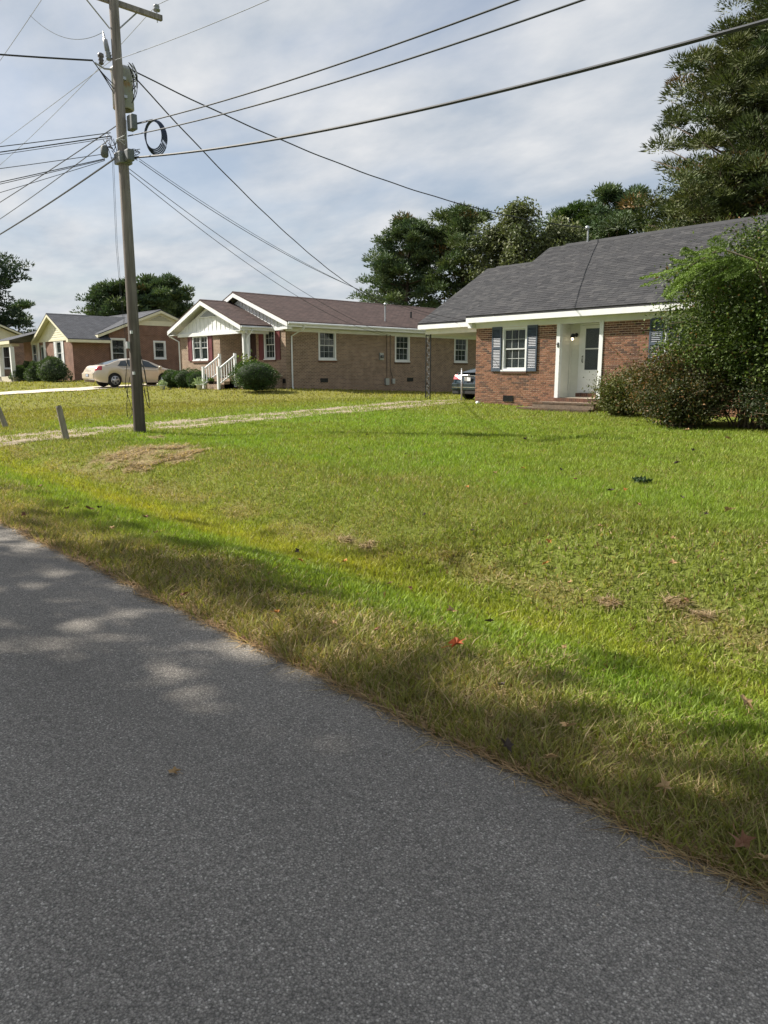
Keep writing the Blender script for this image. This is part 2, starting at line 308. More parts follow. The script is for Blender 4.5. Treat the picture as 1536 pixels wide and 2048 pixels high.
CLIP = [(255, 912, 0.7), (300, 900, 0.8), (345, 897, 0.45), (290, 930, 0.35), (385, 905, 0.3), (355, 918, 0.35), (700, 1088, 0.12), (735, 1098, 0.12), (1220, 1213, 0.07), (1350, 1212, 0.06), (1405, 1237, 0.06), (310, 875, 0.3)]
CLIPW = None
def clip_field(X, Y):                                 # rough ellipses of dry clippings lying on the turf
    global CLIPW
    if CLIPW is None: CLIPW = [(on_ground(a, b), r) for a, b, r in CLIP]
    f = np.zeros_like(np.asarray(X, float)); wob = fbm(X * 5, Y * 5, 41, 3) - 0.5
    for p, r in CLIPW:
        d = np.sqrt(((X - p.x) / (r * 1.25)) ** 2 + ((Y - p.y) / (r * 0.8)) ** 2) + wob * 1.5
        f = np.maximum(f, 1 - sst(0.55, 1.15, d))
    return f
def turf_colour(X, Y):
    """turf colour and share of dry straw at a place"""
    X = np.asarray(X, float); Y = np.asarray(Y, float)
    wv = (fbm(X * 0.35, Y * 0.35 + 7, 5) - 0.5) * 0.7 + (fbm(X * 1.8, Y * 1.8, 6) - 0.5) * 0.5; y = Y + wv
    big = fbm(X * 0.28, Y * 0.28, 21); med = fbm(X * 1.3, Y * 1.3, 31); fine = fbm(X * 6, Y * 6, 33, 3)
    green = np.array([0.208, 0.285, 0.042]); vivid = np.array([0.195, 0.30, 0.038]); olive = np.array([0.235, 0.25, 0.058]); yellow = np.array([0.36, 0.335, 0.045]); dry = np.array([0.27, 0.225, 0.09]); dull = np.array([0.245, 0.245, 0.068])
    def mixc(a, b, t): return a * (1 - t[..., None]) + b * t[..., None]
    c = np.broadcast_to(green, X.shape + (3,)).copy()
    c = mixc(c, vivid, sst(0.42, 0.62, big) * 0.8)
    c = mixc(c, olive, sst(0.45, 0.7, med) * 0.3)
    c = mixc(c, olive * 1.05, sst(-9, -3, X) * sst(5, 8, y) * 0.2)                     # right of the lawn is more olive
    c = mixc(c, dull, sst(14, 19, y) * 0.35)
    bank = sst(4.6, 5.3, y) * (1 - sst(6.4, 7.6, y)); c = mixc(c, dull * 0.85, bank * 0.5)
    band = sst(2.9, 3.6, y) * (1 - sst(4.0, 4.5, y)); c = mixc(c, vivid, band * 0.35)
    yl = np.exp(-((y - 4.5) / 0.42) ** 2) * np.interp(X, [-14, -11, -6.5, -4.2, -3, -1], [0.55, 0.8, 0.68, 0.5, 0.4, 0.4]); c = mixc(c, yellow * (0.75 + 0.5 * med[..., None]), np.clip(yl * (0.55 + 0.7 * fine), 0, 1))
    c = mixc(c, dull * np.array([1.05, 0.95, 0.9]), sst(-19, -26, X) * 0.75)
    vg = 1 - sst(2.7, 3.6, y + (med - 0.5) * 1.2); c = mixc(c, dry * 0.9, vg * 0.62)
    foot = np.exp(-((Y + (med - 0.5) * 0.5 - 5.05) / 0.17) ** 2) * sst(0.35, 0.6, fbm(X * 1.1, Y * 1.1, 88)); c = mixc(c, np.array([0.26, 0.20, 0.085]), foot * 0.4)
    c = c * (0.8 + 0.4 * fine[..., None])
    straw = np.clip(0.045 + 0.52 * vg + 0.22 * bank * med * 1.4 + 0.08 * sst(0.5, 0.75, med) + 0.4 * foot, 0, 0.85)
    return c, straw
def GRAVX(y): return -20.35 + 0.12 * math.sin(y * 0.5), -17.85 + 0.15 * math.sin(y * 0.7 + 1)

def axis(pts):
    out = []
    for a, b, st in pts: out += list(np.arange(a, b, st))
    return np.array(out + [pts[-1][1]])
gx = axis([(-700, -120, 40), (-120, -62, 4), (-62, -30, 0.5), (-30, -9, 0.22), (-9, 4, 0.1), (4, 16, 1.5), (16, 500, 40)])
gy = axis([(-500, -40, 40), (-40, -8, 3), (-8, -3.6, 0.4), (-3.6, 2.2, 0.5), (2.2, 8, 0.09), (8, 22, 0.22), (22, 40, 1.2), (40, 120, 8), (120, 700, 40)])
GX, GY = np.meshgrid(gx, gy, indexing='ij'); GZ = terr_np(GX, GY)
tcol, strw = turf_colour(GX, GY); cf = clip_field(GX, GY)
soil = np.array([0.10, 0.075, 0.045])
tcol = tcol * (1 - 0.35 * strw[..., None]) + np.array([0.2, 0.16, 0.08]) * 0.35 * strw[..., None]
cfm = (cf * (0.35 + 0.9 * fbm(GX * 7, GY * 7, 91, 3)))[..., None]; cfm = np.clip(cfm, 0, 0.85)
tcol = tcol * 0.7 * (1 - cfm) + np.array([0.27, 0.20, 0.125]) * cfm
edge = (1 - sst(2.38, 2.62, GY)) * (GY > 0); tcol = tcol * (1 - edge[..., None] * 0.9) + np.array([0.26, 0.2, 0.12]) * edge[..., None] * 0.9
nx_, ny_ = len(gx), len(gy); idx = np.arange(nx_ * ny_).reshape(nx_, ny_)
quads = np.stack([idx[:-1, :-1], idx[1:, :-1], idx[1:, 1:], idx[:-1, 1:]], -1).reshape(-1, 4)
SOILM = bpy.data.materials.new('turf_soil'); SOILM.use_nodes = True; t = SOILM.node_tree; b = t.nodes['Principled BSDF']
a_ = N(t, 'ShaderNodeAttribute', attribute_name='tint'); tcn = N(t, 'ShaderNodeTexCoord')
nz = N(t, 'ShaderNodeTexNoise'); nz.inputs['Scale'].default_value = 38; nz.inputs['Detail'].default_value = 6; nz.inputs['Roughness'].default_value = 0.7; LK(t, tcn.outputs['Object'], nz.inputs['Vector'])
hs = N(t, 'ShaderNodeHueSaturation'); LK(t, a_.outputs['Color'], hs.inputs['Color']); mr = N(t, 'ShaderNodeMapRange'); LK(t, nz.outputs['Fac'], mr.inputs['Value']); mr.inputs['From Min'].default_value = 0.25; mr.inputs['From Max'].default_value = 0.75; mr.inputs['To Min'].default_value = 0.45; mr.inputs['To Max'].default_value = 1.55
LK(t, mr.outputs[0], hs.inputs['Value']); LK(t, hs.outputs[0], b.inputs['Base Color']); b.inputs['Roughness'].default_value = 1.0; b.inputs['Specular IOR Level'].default_value = 0.1
bp = N(t, 'ShaderNodeBump'); bp.inputs['Strength'].default_value = 0.9; bp.inputs['Distance'].default_value = 0.03; LK(t, nz.outputs['Fac'], bp.inputs['Height']); LK(t, bp.outputs[0], b.inputs['Normal'])
g = mesh_np('ground', np.stack([GX, GY, GZ], -1).reshape(-1, 3), quads, SOILM, tcol.reshape(-1, 3)); g.data.polygons.foreach_set('use_smooth', [True] * len(g.data.polygons))
tag(g, 'turf covered ground with a shallow roadside ditch rising to the lawns', 'ground', kind='structure')

# road: asphalt sheet with a ragged edge
ASPH = bpy.data.materials.new('asphalt'); ASPH.use_nodes = True; t = ASPH.node_tree; b = t.nodes['Principled BSDF']
tcn = N(t, 'ShaderNodeTexCoord')
v1 = N(t, 'ShaderNodeTexVoronoi'); v1.inputs['Scale'].default_value = 140; LK(t, tcn.outputs['Object'], v1.inputs['Vector'])
v2 = N(t, 'ShaderNodeTexVoronoi'); v2.inputs['Scale'].default_value = 320; LK(t, tcn.outputs['Object'], v2.inputs['Vector'])
sv = N(t, 'ShaderNodeSeparateColor'); LK(t, v1.outputs['Color'], sv.inputs[0]); sv2 = N(t, 'ShaderNodeSeparateColor'); LK(t, v2.outputs['Color'], sv2.inputs[0])
rp = N(t, 'ShaderNodeValToRGB'); LK(t, sv.outputs[0], rp.inputs[0]); e = rp.color_ramp.elements
for _ in range(3): e.new(0.5)
for i, (p, c) in enumerate([(0.0, (0.195, 0.182, 0.165)), (0.45, (0.275, 0.254, 0.226)), (0.8, (0.335, 0.309, 0.275)), (0.95, (0.415, 0.384, 0.343)), (1.0, (0.58, 0.54, 0.49))]): e[i].position = p; e[i].color = (*c, 1)
rp2 = N(t, 'ShaderNodeMapRange'); LK(t, sv2.outputs[1], rp2.inputs['Value']); rp2.inputs['To Min'].default_value = 0.7; rp2.inputs['To Max'].default_value = 1.25
dk = N(t, 'ShaderNodeMapRange'); LK(t, v1.outputs['Distance'], dk.inputs['Value']); dk.inputs['From Min'].default_value = 0.2; dk.inputs['From Max'].default_value = 0.75; dk.inputs['To Min'].default_value = 1.08; dk.inputs['To Max'].default_value = 0.6
nb = N(t, 'ShaderNodeTexNoise'); nb.inputs['Scale'].default_value = 0.9; nb.inputs['Detail'].default_value = 6; nbp = N(t, 'ShaderNodeMapping'); nbp.inputs['Scale'].default_value = (0.3, 1.2, 1); LK(t, tcn.outputs['Object'], nbp.inputs['Vector']); LK(t, nbp.outputs[0], nb.inputs['Vector'])
nbm = N(t, 'ShaderNodeMapRange'); LK(t, nb.outputs['Fac'], nbm.inputs['Value']); nbm.inputs['From Min'].default_value = 0.3; nbm.inputs['From Max'].default_value = 0.7; nbm.inputs['To Min'].default_value = 0.8; nbm.inputs['To Max'].default_value = 1.16
m1 = N(t, 'ShaderNodeMath', operation='MULTIPLY'); LK(t, rp2.outputs[0], m1.inputs[0]); LK(t, dk.outputs[0], m1.inputs[1])
m2 = N(t, 'ShaderNodeMath', operation='MULTIPLY'); LK(t, m1.outputs[0], m2.inputs[0]); LK(t, nbm.outputs[0], m2.inputs[1])
hs = N(t, 'ShaderNodeHueSaturation'); LK(t, rp.outputs[0], hs.inputs['Color']); LK(t, m2.outputs[0], hs.inputs['Value']); LK(t, hs.outputs[0], b.inputs['Base Color'])
b.inputs['Roughness'].default_value = 0.85; b.inputs['Specular IOR Level'].default_value = 0.3
bp = N(t, 'ShaderNodeBump'); bp.inputs['Strength'].default_value = 0.8; bp.inputs['Distance'].default_value = 0.006; bp.invert = True; LK(t, v1.outputs['Distance'], bp.inputs['Height']); LK(t, bp.outputs[0], b.inputs['Normal'])
def redge(x): return 2.27 + 0.07 * (fbm(np.array([x * 1.6]), np.array([0.3]), 51)[0] - 0.5) * 2 + 0.03 * (vnoise(np.array([x * 9]), np.array([2.0]), 4)[0] - 0.5)
rx = axis([(-600, -60, 60), (-60, -12, 1.0), (-12, 3, 0.05), (3, 20, 1.0), (20, 500, 60)])
mb = MB(); vv = []
for x in rx:
    ye = redge(x); vv += [(x, -3.75, -0.012), (x, -0.7, 0.03), (x, ye - 0.25, 0.004), (x, ye, -0.003), (x, ye + 0.01, -0.04)]
ff = []
for i in range(len(rx) - 1):
    for j in range(4): q = i * 5 + j; ff.append((q, q + 5, q + 6, q + 1))
mb.add(vv, ff); tag(mb.build('road', ASPH), 'grey weathered asphalt street with ragged grassy edge', 'road', kind='structure')

# gravel drive and concrete drive, laid just above the terrain
GRAVEL = mat('gravel', (0.29, 0.24, 0.165), 0.95, var=0.3, vscale=14, bump=0.9, bscale=60)
mb = MB(); ys = np.arange(2.0, 30.01, 0.3)
def gfn(y, k): a, c = GRAVX(y); x = a + (c - a) * k; return (x, y, terr(x, y) + 0.012 - 0.02 * abs(math.sin(k * math.pi)) * 0)
mb.grid(gfn, ys, [i / 12 for i in range(13)]); tag(mb.build('gravel_driveway', GRAVEL, smooth=True), 'pale gravel driveway running from the street up to the carport', 'driveway', kind='structure')
CONC = mat('concrete', (0.52, 0.47, 0.38), 0.9, var=0.1, vscale=2.0, bump=0.2, bscale=90)
mb = MB(); mb.grid(lambda y, k: (-41.9 + 3.5 * k, y, terr(-41.9 + 3.5 * k, y) + 0.03), np.arange(2.0, 27, 0.4), [i / 6 for i in range(7)])
tag(mb.build('concrete_driveway', CONC, smooth=True), 'pale concrete driveway under the tan sedan', 'driveway', kind='structure')
pb = RNG.random((5200, 3)); yy = 4.2 + pb[:, 0] * 17; kk = pb[:, 1]; xx = -20.45 + 2.7 * kk; s = 0.010 + 0.02 * pb[:, 2] ** 3
zz = terr_np(xx, yy) + 0.014; th = RNG.random(5200) * 6.28
V = np.zeros((5200, 4, 3)); 
for i, (a, h_) in enumerate([(0, 0), (2.1, 0), (4.2, 0)]): V[:, i] = np.stack([xx + s * np.cos(th + a), yy + s * np.sin(th + a), zz], -1)
V[:, 3] = np.stack([xx, yy, zz + s * 0.8], -1)
q = np.arange(5200)[:, None] * 4; T = np.concatenate([q + np.array([[0, 1, 3]]), q + np.array([[1, 2, 3]]), q + np.array([[2, 0, 3]])])
pc = (0.18 + 0.3 * RNG.random((5200, 1))) * np.array([[1, 0.84, 0.66]]); 
tag(mesh_np('loose_gravel', V.reshape(-1, 3), T, tint_mat('stone_tint', 0.9, 0.0), np.repeat(pc, 4, 0)), 'loose pale gravel stones scattered over the driveway', 'gravel', kind='stuff')

# ------------------------------------------------------------------ house parts (axis 'y': wall faces -Y and runs along X; axis 'x': wall faces +X and runs along Y)
def P(ax, a, d, z, c):                                # a along the wall, d outwards from the wall plane c
    return (a, c - d, z) if ax == 'y' else (c + d, a, z)
def wbox(mb, ax, c, a0, a1, d0, d1, z0, z1):
    if ax == 'y': mb.box(a0, a1, c - d1, c - d0, z0, z1)
    else: mb.box(c + d0, c + d1, a0, a1, z0, z1)
    return mb
def wall_panels(mb, ax, c, a0, a1, z0, z1, holes, th=0.2):
    As = sorted({a0, a1, *[h[0] for h in holes], *[h[1] for h in holes]}); As = [a for a in As if a0 <= a <= a1]
    for p, q in zip(As[:-1], As[1:]):
        m = (p + q) / 2; cuts = sorted([(h[2], h[3]) for h in holes if h[0] < m < h[1]]); z = z0
        for lo, hi in cuts:
            if lo > z + 1e-4: wbox(mb, ax, c, p, q, -th, 0, z, lo)
            z = max(z, hi)
        if z < z1 - 1e-4: wbox(mb, ax, c, p, q, -th, 0, z, z1)
    return mb
def window(parent, ax, c, a0, a1, z0, z1, mats=(WHITE, SASH), cols=3, rows=2, trim=0.07, curtain=True, sill=True, bars_low=True, room=True):
    """double hung window set 6 cm into the wall: frame part with sash, muntin, pane sub-parts"""
    M0, M1 = mats; fr = MB()
    for (p, q, r, s) in ((a0, a0 + trim, z0, z1), (a1 - trim, a1, z0, z1), (a0 + trim, a1 - trim, z1 - trim, z1), (a0 + trim, a1 - trim, z0, z0 + trim)):
        wbox(fr, ax, c, p, q, -0.10, 0.025, r, s)
    w = fr.build('window', M0, parent)
    p, q, r, s = a0 + trim, a1 - trim, z0 + trim, z1 - trim; mid = (r + s) / 2
    for k, (lo, hi, dd) in enumerate(((r, mid + 0.02, -0.075), (mid - 0.02, s, -0.045))):
        sb = MB(); e = 0.04; d0, d1 = dd, dd + 0.028
        for bx_ in ((p, p + e, lo, hi), (q - e, q, lo, hi), (p + e, q - e, lo, lo + e), (p + e, q - e, hi - e, hi)): wbox(sb, ax, c, bx_[0], bx_[1], d0, d1, bx_[2], bx_[3])
        sb.build('sash', M1, w)
        if bars_low or k == 1:
            for i in range(1, cols):
                x = p + e + (q - p - 2 * e) * i / cols; wbox(MB(), ax, c, x - 0.007, x + 0.007, d0 + 0.006, d1 - 0.004, lo + e, hi - e).build('muntin', M1, w)
            for j in range(1, rows):
                z = lo + e + (hi - lo - 2 * e) * j / rows; wbox(MB(), ax, c, p + e, q - e, d0 + 0.007, d1 - 0.006, z - 0.007, z + 0.007).build('muntin', M1, w)
            nc, nr = cols, rows
        else: nc, nr = 1, 1
        for i in range(nc):
            for j in range(nr):
                x0 = p + e + (q - p - 2 * e) * i / nc; x1 = p + e + (q - p - 2 * e) * (i + 1) / nc; y0 = lo + e + (hi - lo - 2 * e) * j / nr; y1 = lo + e + (hi - lo - 2 * e) * (j + 1) / nr
                wbox(MB(), ax, c, x0 + 0.002, x1 - 0.002, d0 + 0.010, d0 + 0.014, y0 + 0.002, y1 - 0.002).build('pane', GLASS, w)
    if curtain:
        cu = MB(); n = 40
        for sgn in ((0.0, 0.42), (0.58, 1.0)):
            pts = [(p + (q - p) * (sgn[0] + (sgn[1] - sgn[0]) * i / n), -0.16 - 0.02 * math.sin(i * 1.7)) for i in range(n + 1)]
            b0 = len(cu.v)
            for a, d in pts: cu.v += [P(ax, a, d, r, c), P(ax, a, d, s, c)]
            cu.f += [(b0 + 2 * i, b0 + 2 * i + 2, b0 + 2 * i + 3, b0 + 2 * i + 1) for i in range(n)]
        cu.build('curtain', CURTAIN, w)
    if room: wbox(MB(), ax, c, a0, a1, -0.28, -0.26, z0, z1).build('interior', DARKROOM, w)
    if sill: wbox(MB(), ax, c, a0 - 0.02, a1 + 0.02, 0.026, 0.06, z0 - 0.02, z0 + 0.03).build('sill', M0, w)
    return w
def louvre_shutter(parent, ax, c, a0, a1, z0, z1, m):
    fr = MB(); e = 0.05; mid = z0 + (z1 - z0) * 0.52
    for bx_ in ((a0, a0 + e, z0, z1), (a1 - e, a1, z0, z1), (a0 + e, a1 - e, z0, z0 + 0.11), (a0 + e, a1 - e, z1 - 0.09, z1), (a0 + e, a1 - e, mid - 0.04, mid + 0.04)): wbox(fr, ax, c, bx_[0], bx_[1], 0.012, 0.052, bx_[2], bx_[3])
    wbox(fr, ax, c, a0 + e, a1 - e, 0.012, 0.016, z0 + 0.05, z1 - 0.05)
    s = fr.build('shutter', m, parent, bevel=0.004)
    for lo, hi in ((z0 + 0.11, mid - 0.04), (mid + 0.04, z1 - 0.09)):
        n = int((hi - lo) / 0.05)
        for i in range(n):
            z = lo + (hi - lo) * (i + 0.5) / n; sl_ = MB(); h = 0.022
            sl_.prism([P(ax, a0 + e, 0.018, z + h, c), P(ax, a0 + e, 0.024, z + h + 0.004, c), P(ax, a0 + e, 0.05, z - h + 0.006, c), P(ax, a0 + e, 0.044, z - h, c)], Vector(P(ax, a1 - e, 0, 0, 0)) - Vector(P(ax, a0 + e, 0, 0, 0)))
            sl_.build('slat', m, s)
    return s
def panel_shutter(parent, ax, c, a0, a1, z0, z1, m, mid=0.5):
    s = wbox(MB(), ax, c, a0, a1, 0.01, 0.03, z0, z1).build('shutter', m, parent)
    zm = z0 + (z1 - z0) * mid; e = 0.06
    for bx_ in ((a0, a0 + e, z0, z1), (a1 - e, a1, z0, z1), (a0 + e, a1 - e, z0, z0 + e), (a0 + e, a1 - e, z1 - e, z1), (a0 + e, a1 - e, zm - e / 2, zm + e / 2)): wbox(MB(), ax, c, bx_[0], bx_[1], 0.032, 0.045, bx_[2], bx_[3]).build('stile', m, s)
    return s
def gable_roof(parent, mat_, axis_, ridge, half, zr, slope, l0, l1, th=0.06, name='roof', fascia=WHITE, rake0=True, rake1=True, fh=0.16, under=True):
    """ridge along axis_ at cross position 'ridge'; slopes run down to ridge +- half; l0..l1 along the ridge"""
    def Q(l, k, z): return (l, k, z) if axis_ == 'x' else (k, l, z)
    d = Vector(Q(l1 - l0, 0, 0)); ze = zr - slope * half; objs = []
    r = MB()
    for s in (-1, 1): r.prism([Q(l0, ridge, zr), Q(l0, ridge + s * half, ze), Q(l0, ridge + s * half, ze - th), Q(l0, ridge, zr - th)], d)
    ro = r.build(name, mat_, parent)
    cp = MB()
    cp.prism([Q(l0, ridge - 0.14, zr - 0.14 * slope + 0.012), Q(l0, ridge, zr + 0.025), Q(l0, ridge + 0.14, zr - 0.14 * slope + 0.012), Q(l0, ridge, zr - 0.01)], d).build('ridge_cap', mat_, ro)
    for s in (-1, 1):
        e0 = ridge + s * half; MB().prism([Q(l0, e0 - s * 0.002, ze - th - 0.002), Q(l0, e0 - s * 0.002, ze - th - fh), Q(l0, e0 - s * 0.03, ze - th - fh), Q(l0, e0 - s * 0.03, ze - th - 0.002)], d).build('fascia', fascia, ro)
    us = MB()
    for s in (-1, 1):
        k0, k1 = ridge + s * 0.004, ridge + s * (half - 0.036); us.prism([Q(l0 + 0.04, k0, zr - th - 0.004 - 0.004 * slope), Q(l0 + 0.04, k1, zr - slope * (half - 0.036) - th - 0.004), Q(l0 + 0.04, k1, zr - slope * (half - 0.036) - th - 0.018), Q(l0 + 0.04, k0, zr - th - 0.018 - 0.004 * slope)], Vector(Q(l1 - l0 - 0.08, 0, 0)))
    us.build('roof_soffit', fascia, ro)
    for l, on, sg in ((l0, rake0, 1), (l1, rake1, -1)):
        if not on: continue
        for s in (-1, 1):
            dd = Vector(Q(sg * 0.03, 0, 0)); e0 = ridge + s * (half - 0.035)
            MB().prism([Q(l + sg * 0.003, ridge, zr - th - 0.002), Q(l + sg * 0.003, e0, zr - slope * (half - 0.035) - th - 0.002), Q(l + sg * 0.003, e0, zr - slope * (half - 0.035) - th - fh), Q(l + sg * 0.003, ridge, zr - th - fh)], dd).build('rake_board', fascia, ro)
    return ro
def gable_wall(parent, mat_, ax, c, ctr, half, z0, slope, th=0.15, name='gable'):
    """triangular wall of height slope*half above z0"""
    d = Vector((0, th, 0)) if ax == 'y' else Vector((-th, 0, 0))
    return MB().prism([P(ax, ctr - half, 0, z0, c), P(ax, ctr + half, 0, z0, c), P(ax, ctr, 0, z0 + slope * half, c)], d).build(name, mat_, parent)
def vent(parent, ax, c, a, z, w=0.4, h=0.2):
    f = MB()
    for bx_ in ((a - w / 2, a - w / 2 + 0.02, z, z + h), (a + w / 2 - 0.02, a + w / 2, z, z + h), (a - w / 2 + 0.02, a + w / 2 - 0.02, z, z + 0.02), (a - w / 2 + 0.02, a + w / 2 - 0.02, z + h - 0.02, z + h)): wbox(f, ax, c, bx_[0], bx_[1], 0.008, 0.03, bx_[2], bx_[3])
    wbox(f, ax, c, a - w / 2 + 0.02, a + w / 2 - 0.02, 0.008, 0.012, z + 0.02, z + h - 0.02)
    v = f.build('crawl_vent', BLACKIRON, parent)
    for i in range(4):
        zz_ = z + 0.03 + (h - 0.06) * (i + 0.5) / 4; wbox(MB(), ax, c, a - w / 2 + 0.02, a + w / 2 - 0.02, 0.014, 0.026, zz_ - 0.006, zz_ + 0.006).build('louvre', BLACKIRON, v)
def proj(p):
    r = p[0] * RT[0] + p[1] * RT[1]; f = p[0] * FW[0] + p[1] * FW[1]; z = p[2] - EYE
    d = f * math.cos(PITCH) - z * math.sin(PITCH); up = f * math.sin(PITCH) + z * math.cos(PITCH)
    return 768 + F_PX * r / d, 1024 - F_PX * up / d

# ================================================================== HOUSE 1: brown brick, navy shutters, carport
FY = 20.7; XL, XR = -17.65, -4.2
h1 = thing('brick_house', 'brown brick ranch house with navy louvred shutters, dark grey roof and carport', 'house', (-11, FY, 0.4))
holes = [(-16.47, -15.43, 1.66, 3.12), (-14.24, -12.58, 0.78, 3.4), (-10.62, -9.4, 1.66, 3.12), (-7.6, -6.4, 1.66, 3.12)]
ZB, ZT = 0.2, 3.16
mb = MB(); wall_panels(mb, 'y', FY, XL, XR, ZB, ZT, holes, 0.2)
wall = mb.build('wall', MORTAR, h1)
mb = MB(); mb.box(XL, XL + 0.2, FY + 0.203, 29.7, ZB, ZT); mb.box(XR - 0.2, XR, FY + 0.203, 29.7, ZB, ZT); mb.box(XL + 0.203, XR - 0.203, 29.5, 29.7, ZB, ZT)
mb.build('wall', brick_mat('brick_brown', (0.19, 0.08, 0.05), (0.14, 0.06, 0.042), (0.5, 0.35, 0.26)), h1)
# bricks one by one: running bond, proud of the mortar
bl = []; mod, crs = 0.2035, 0.0677; nrow = int((ZT - ZB) / crs)
for r in range(nrow):
    z0 = ZB + r * crs + 0.008; z1 = z0 + 0.0517; x = XL - 0.008 + (0.0 if r % 2 else -mod / 2)
    while x < XR:
        a, c_ = max(x + 0.008, XL - 0.006), min(x + mod - 0.008, XR); segs = [(a, c_)]
        for (p, q, lo, hi) in holes:
            if lo < z1 - 0.01 and hi > z0 + 0.01:
                ns = []
                for (a, c_) in segs:
                    if q <= a or p >= c_: ns.append((a, c_)); continue
                    if p - a > 0.03: ns.append((a, p - 0.004))
                    if c_ - q > 0.03: ns.append((q + 0.004, c_))
                segs = ns
        for (a, c_) in segs:
            if c_ - a > 0.03: bl.append((a, c_, z0, z1))
        x += mod
def bshow(b):
    x, y = proj(((b[0] + b[1]) / 2, FY, b[2])); vis = 950 < x < 1300 and b[2] > terr((b[0] + b[1]) / 2, FY) - 0.03 and not (x > 1225 and y > 760) and b[1] - b[0] > 0.15
    return (0 if vis else 1, -(proj((b[1], FY, b[2]))[0] - proj((b[0], FY, b[2]))[0]))
bl.sort(key=bshow)
bme = None
for i, (a, c_, z0, z1) in enumerate(bl[:300]):
    if bme is None:
        bb = MB().box(-0.5, 0.5, -0.009, 0.012, -0.02585, 0.02585); o = bb.build('brick', BRICKP, wall, local=True); bme = o.data
    else:
        o = bpy.data.objects.new('brick', bme); COL.objects.link(o); o.parent = wall
    o.scale = (c_ - a, 1 + random.uniform(-0.25, 0.25), 1); o.location = Vector(((a + c_) / 2, FY, (z0 + z1) / 2)) - h1.location
mb = MB()
for (a, c_, z0, z1) in bl[300:]: mb.box(a, c_, FY - 0.009 + random.uniform(-0.002, 0.002), FY + 0.012, z0, z1)
tag(mb.build('brickwork', BRICKP, h1), kind='stuff')
# foundation bits below the eave: frieze board, soffit
EY = FY - 0.35; EZ = 3.55; SL = 0.583; RY = 25.2; RZ = EZ + SL * (RY - EY)
rl, rr_ = -17.87, -4.0
rf = MB(); th = 0.07
rf.prism([(rl, EY, EZ), (rl, RY, RZ), (rl, RY, RZ - th), (rl, EY, EZ - th)], (rr_ - rl, 0, 0))
rf.prism([(rl, 2 * RY - EY, EZ), (rl, RY, RZ), (rl, RY, RZ - th), (rl, 2 * RY - EY, EZ - th)], (rr_ - rl, 0, 0))
roof = rf.build('roof', ROOFDECK, h1)
def shingles(rootroof, x0, x1, ey, ez, ry, keep, seed, holes_=None):
    rnd = random.Random(seed); L = math.hypot(ry - ey, SL * (ry - ey)); n = int(L / 0.142); ct, st_ = 1 / math.hypot(1, SL), SL / math.hypot(1, SL); out = []
    for r in range(n):
        s = r * 0.142; x = x0 - rnd.random() * 0.3
        while x < x1:
            w = rnd.choice((0.26, 0.3, 0.34, 0.16)); a, c_ = max(x, x0) + 0.003, min(x + w, x1) - 0.003
            if c_ - a > 0.05: out.append((a, c_, s, rnd.uniform(0.006, 0.013)))
            x += w
    def Q(x, s, h): return (x, ey + s * ct - h * st_, ez + s * st_ + h * ct)
    def show(o_):
        X, Y_ = proj(Q((o_[0] + o_[1]) / 2, o_[2], 0)); vis = 840 < X < 1400 and not (X > 1290 and Y_ > 540) and o_[1] - o_[0] > 0.25
        return (0 if vis else 1, (Vector(Q(o_[0], o_[2], 0)) - Vector((0, 0, 1.6))).length)
    out.sort(key=show); sme = None; ang = math.atan(SL)
    for (a, c_, s, h) in out[:keep]:
        if sme is None:
            o = MB().add([(-0.5, 0, -0.004), (0.5, 0, -0.004), (0.5, 0.15, -0.004), (-0.5, 0.15, -0.004), (-0.5, 0, 1), (0.5, 0, 1), (0.5, 0.15, 0.15), (-0.5, 0.15, 0.15)],
                         [(0, 3, 2, 1), (4, 5, 6, 7), (0, 1, 5, 4), (1, 2, 6, 5), (2, 3, 7, 6), (3, 0, 4, 7)]).build('shingle', SHINGLE, rootroof, local=True); sme = o.data
        else: o = bpy.data.objects.new('shingle', sme); COL.objects.link(o); o.parent = rootroof
        o.location = Vector(Q((a + c_) / 2, s, 0.001)) - h1.location; o.rotation_euler = (ang, 0, 0); o.scale = (c_ - a, 1, h)
    m = MB()
    for (a, c_, s, h) in out[keep:]:
        m.add([Q(a, s, -0.003), Q(c_, s, -0.003), Q(c_, s + 0.15, -0.003), Q(a, s + 0.15, -0.003), Q(a, s, h), Q(c_, s, h), Q(c_, s + 0.15, 0.003), Q(a, s + 0.15, 0.003)],
              [(0, 3, 2, 1), (4, 5, 6, 7), (0, 1, 5, 4), (1, 2, 6, 5), (2, 3, 7, 6), (3, 0, 4, 7)])
    return m
m = shingles(roof, rl, rr_, EY - 0.012, EZ - 0.004, RY, 300, 3); tag(m.build('shingling', SHINGLE, h1), kind='stuff')
x = rl + 0.75
MB().prism([(x, RY - 0.15, RZ - 0.07), (x, RY, RZ + 0.05), (x, RY + 0.15, RZ - 0.07), (x, RY + 0.15, RZ - 0.11), (x, RY, RZ - 0.01), (x, RY - 0.15, RZ - 0.11)], (rr_ - 0.7 - x, 0, 0)).build('ridge_vent', ROOFDECK, roof)
MB().prism([(rl + 0.01, EY - 0.002, EZ - th - 0.002), (rl + 0.01, EY - 0.002, EZ - th - 0.17), (rl + 0.01, EY + 0.03, EZ - th - 0.17), (rl + 0.01, EY + 0.03, EZ - th - 0.002)], (rr_ - rl - 0.02, 0, 0)).build('fascia', WHITE, roof)
zs = EZ - th - 0.17
MB().box(rl + 0.02, rr_ - 0.02, EY + 0.033, FY - 0.032, zs + 0.005, zs + 0.02).build('soffit', WHITE, roof)
MB().box(XL - 0.02, XR, FY - 0.03, FY - 0.012, ZT - 0.03, zs + 0.003).build('frieze_board', WHITE, h1)
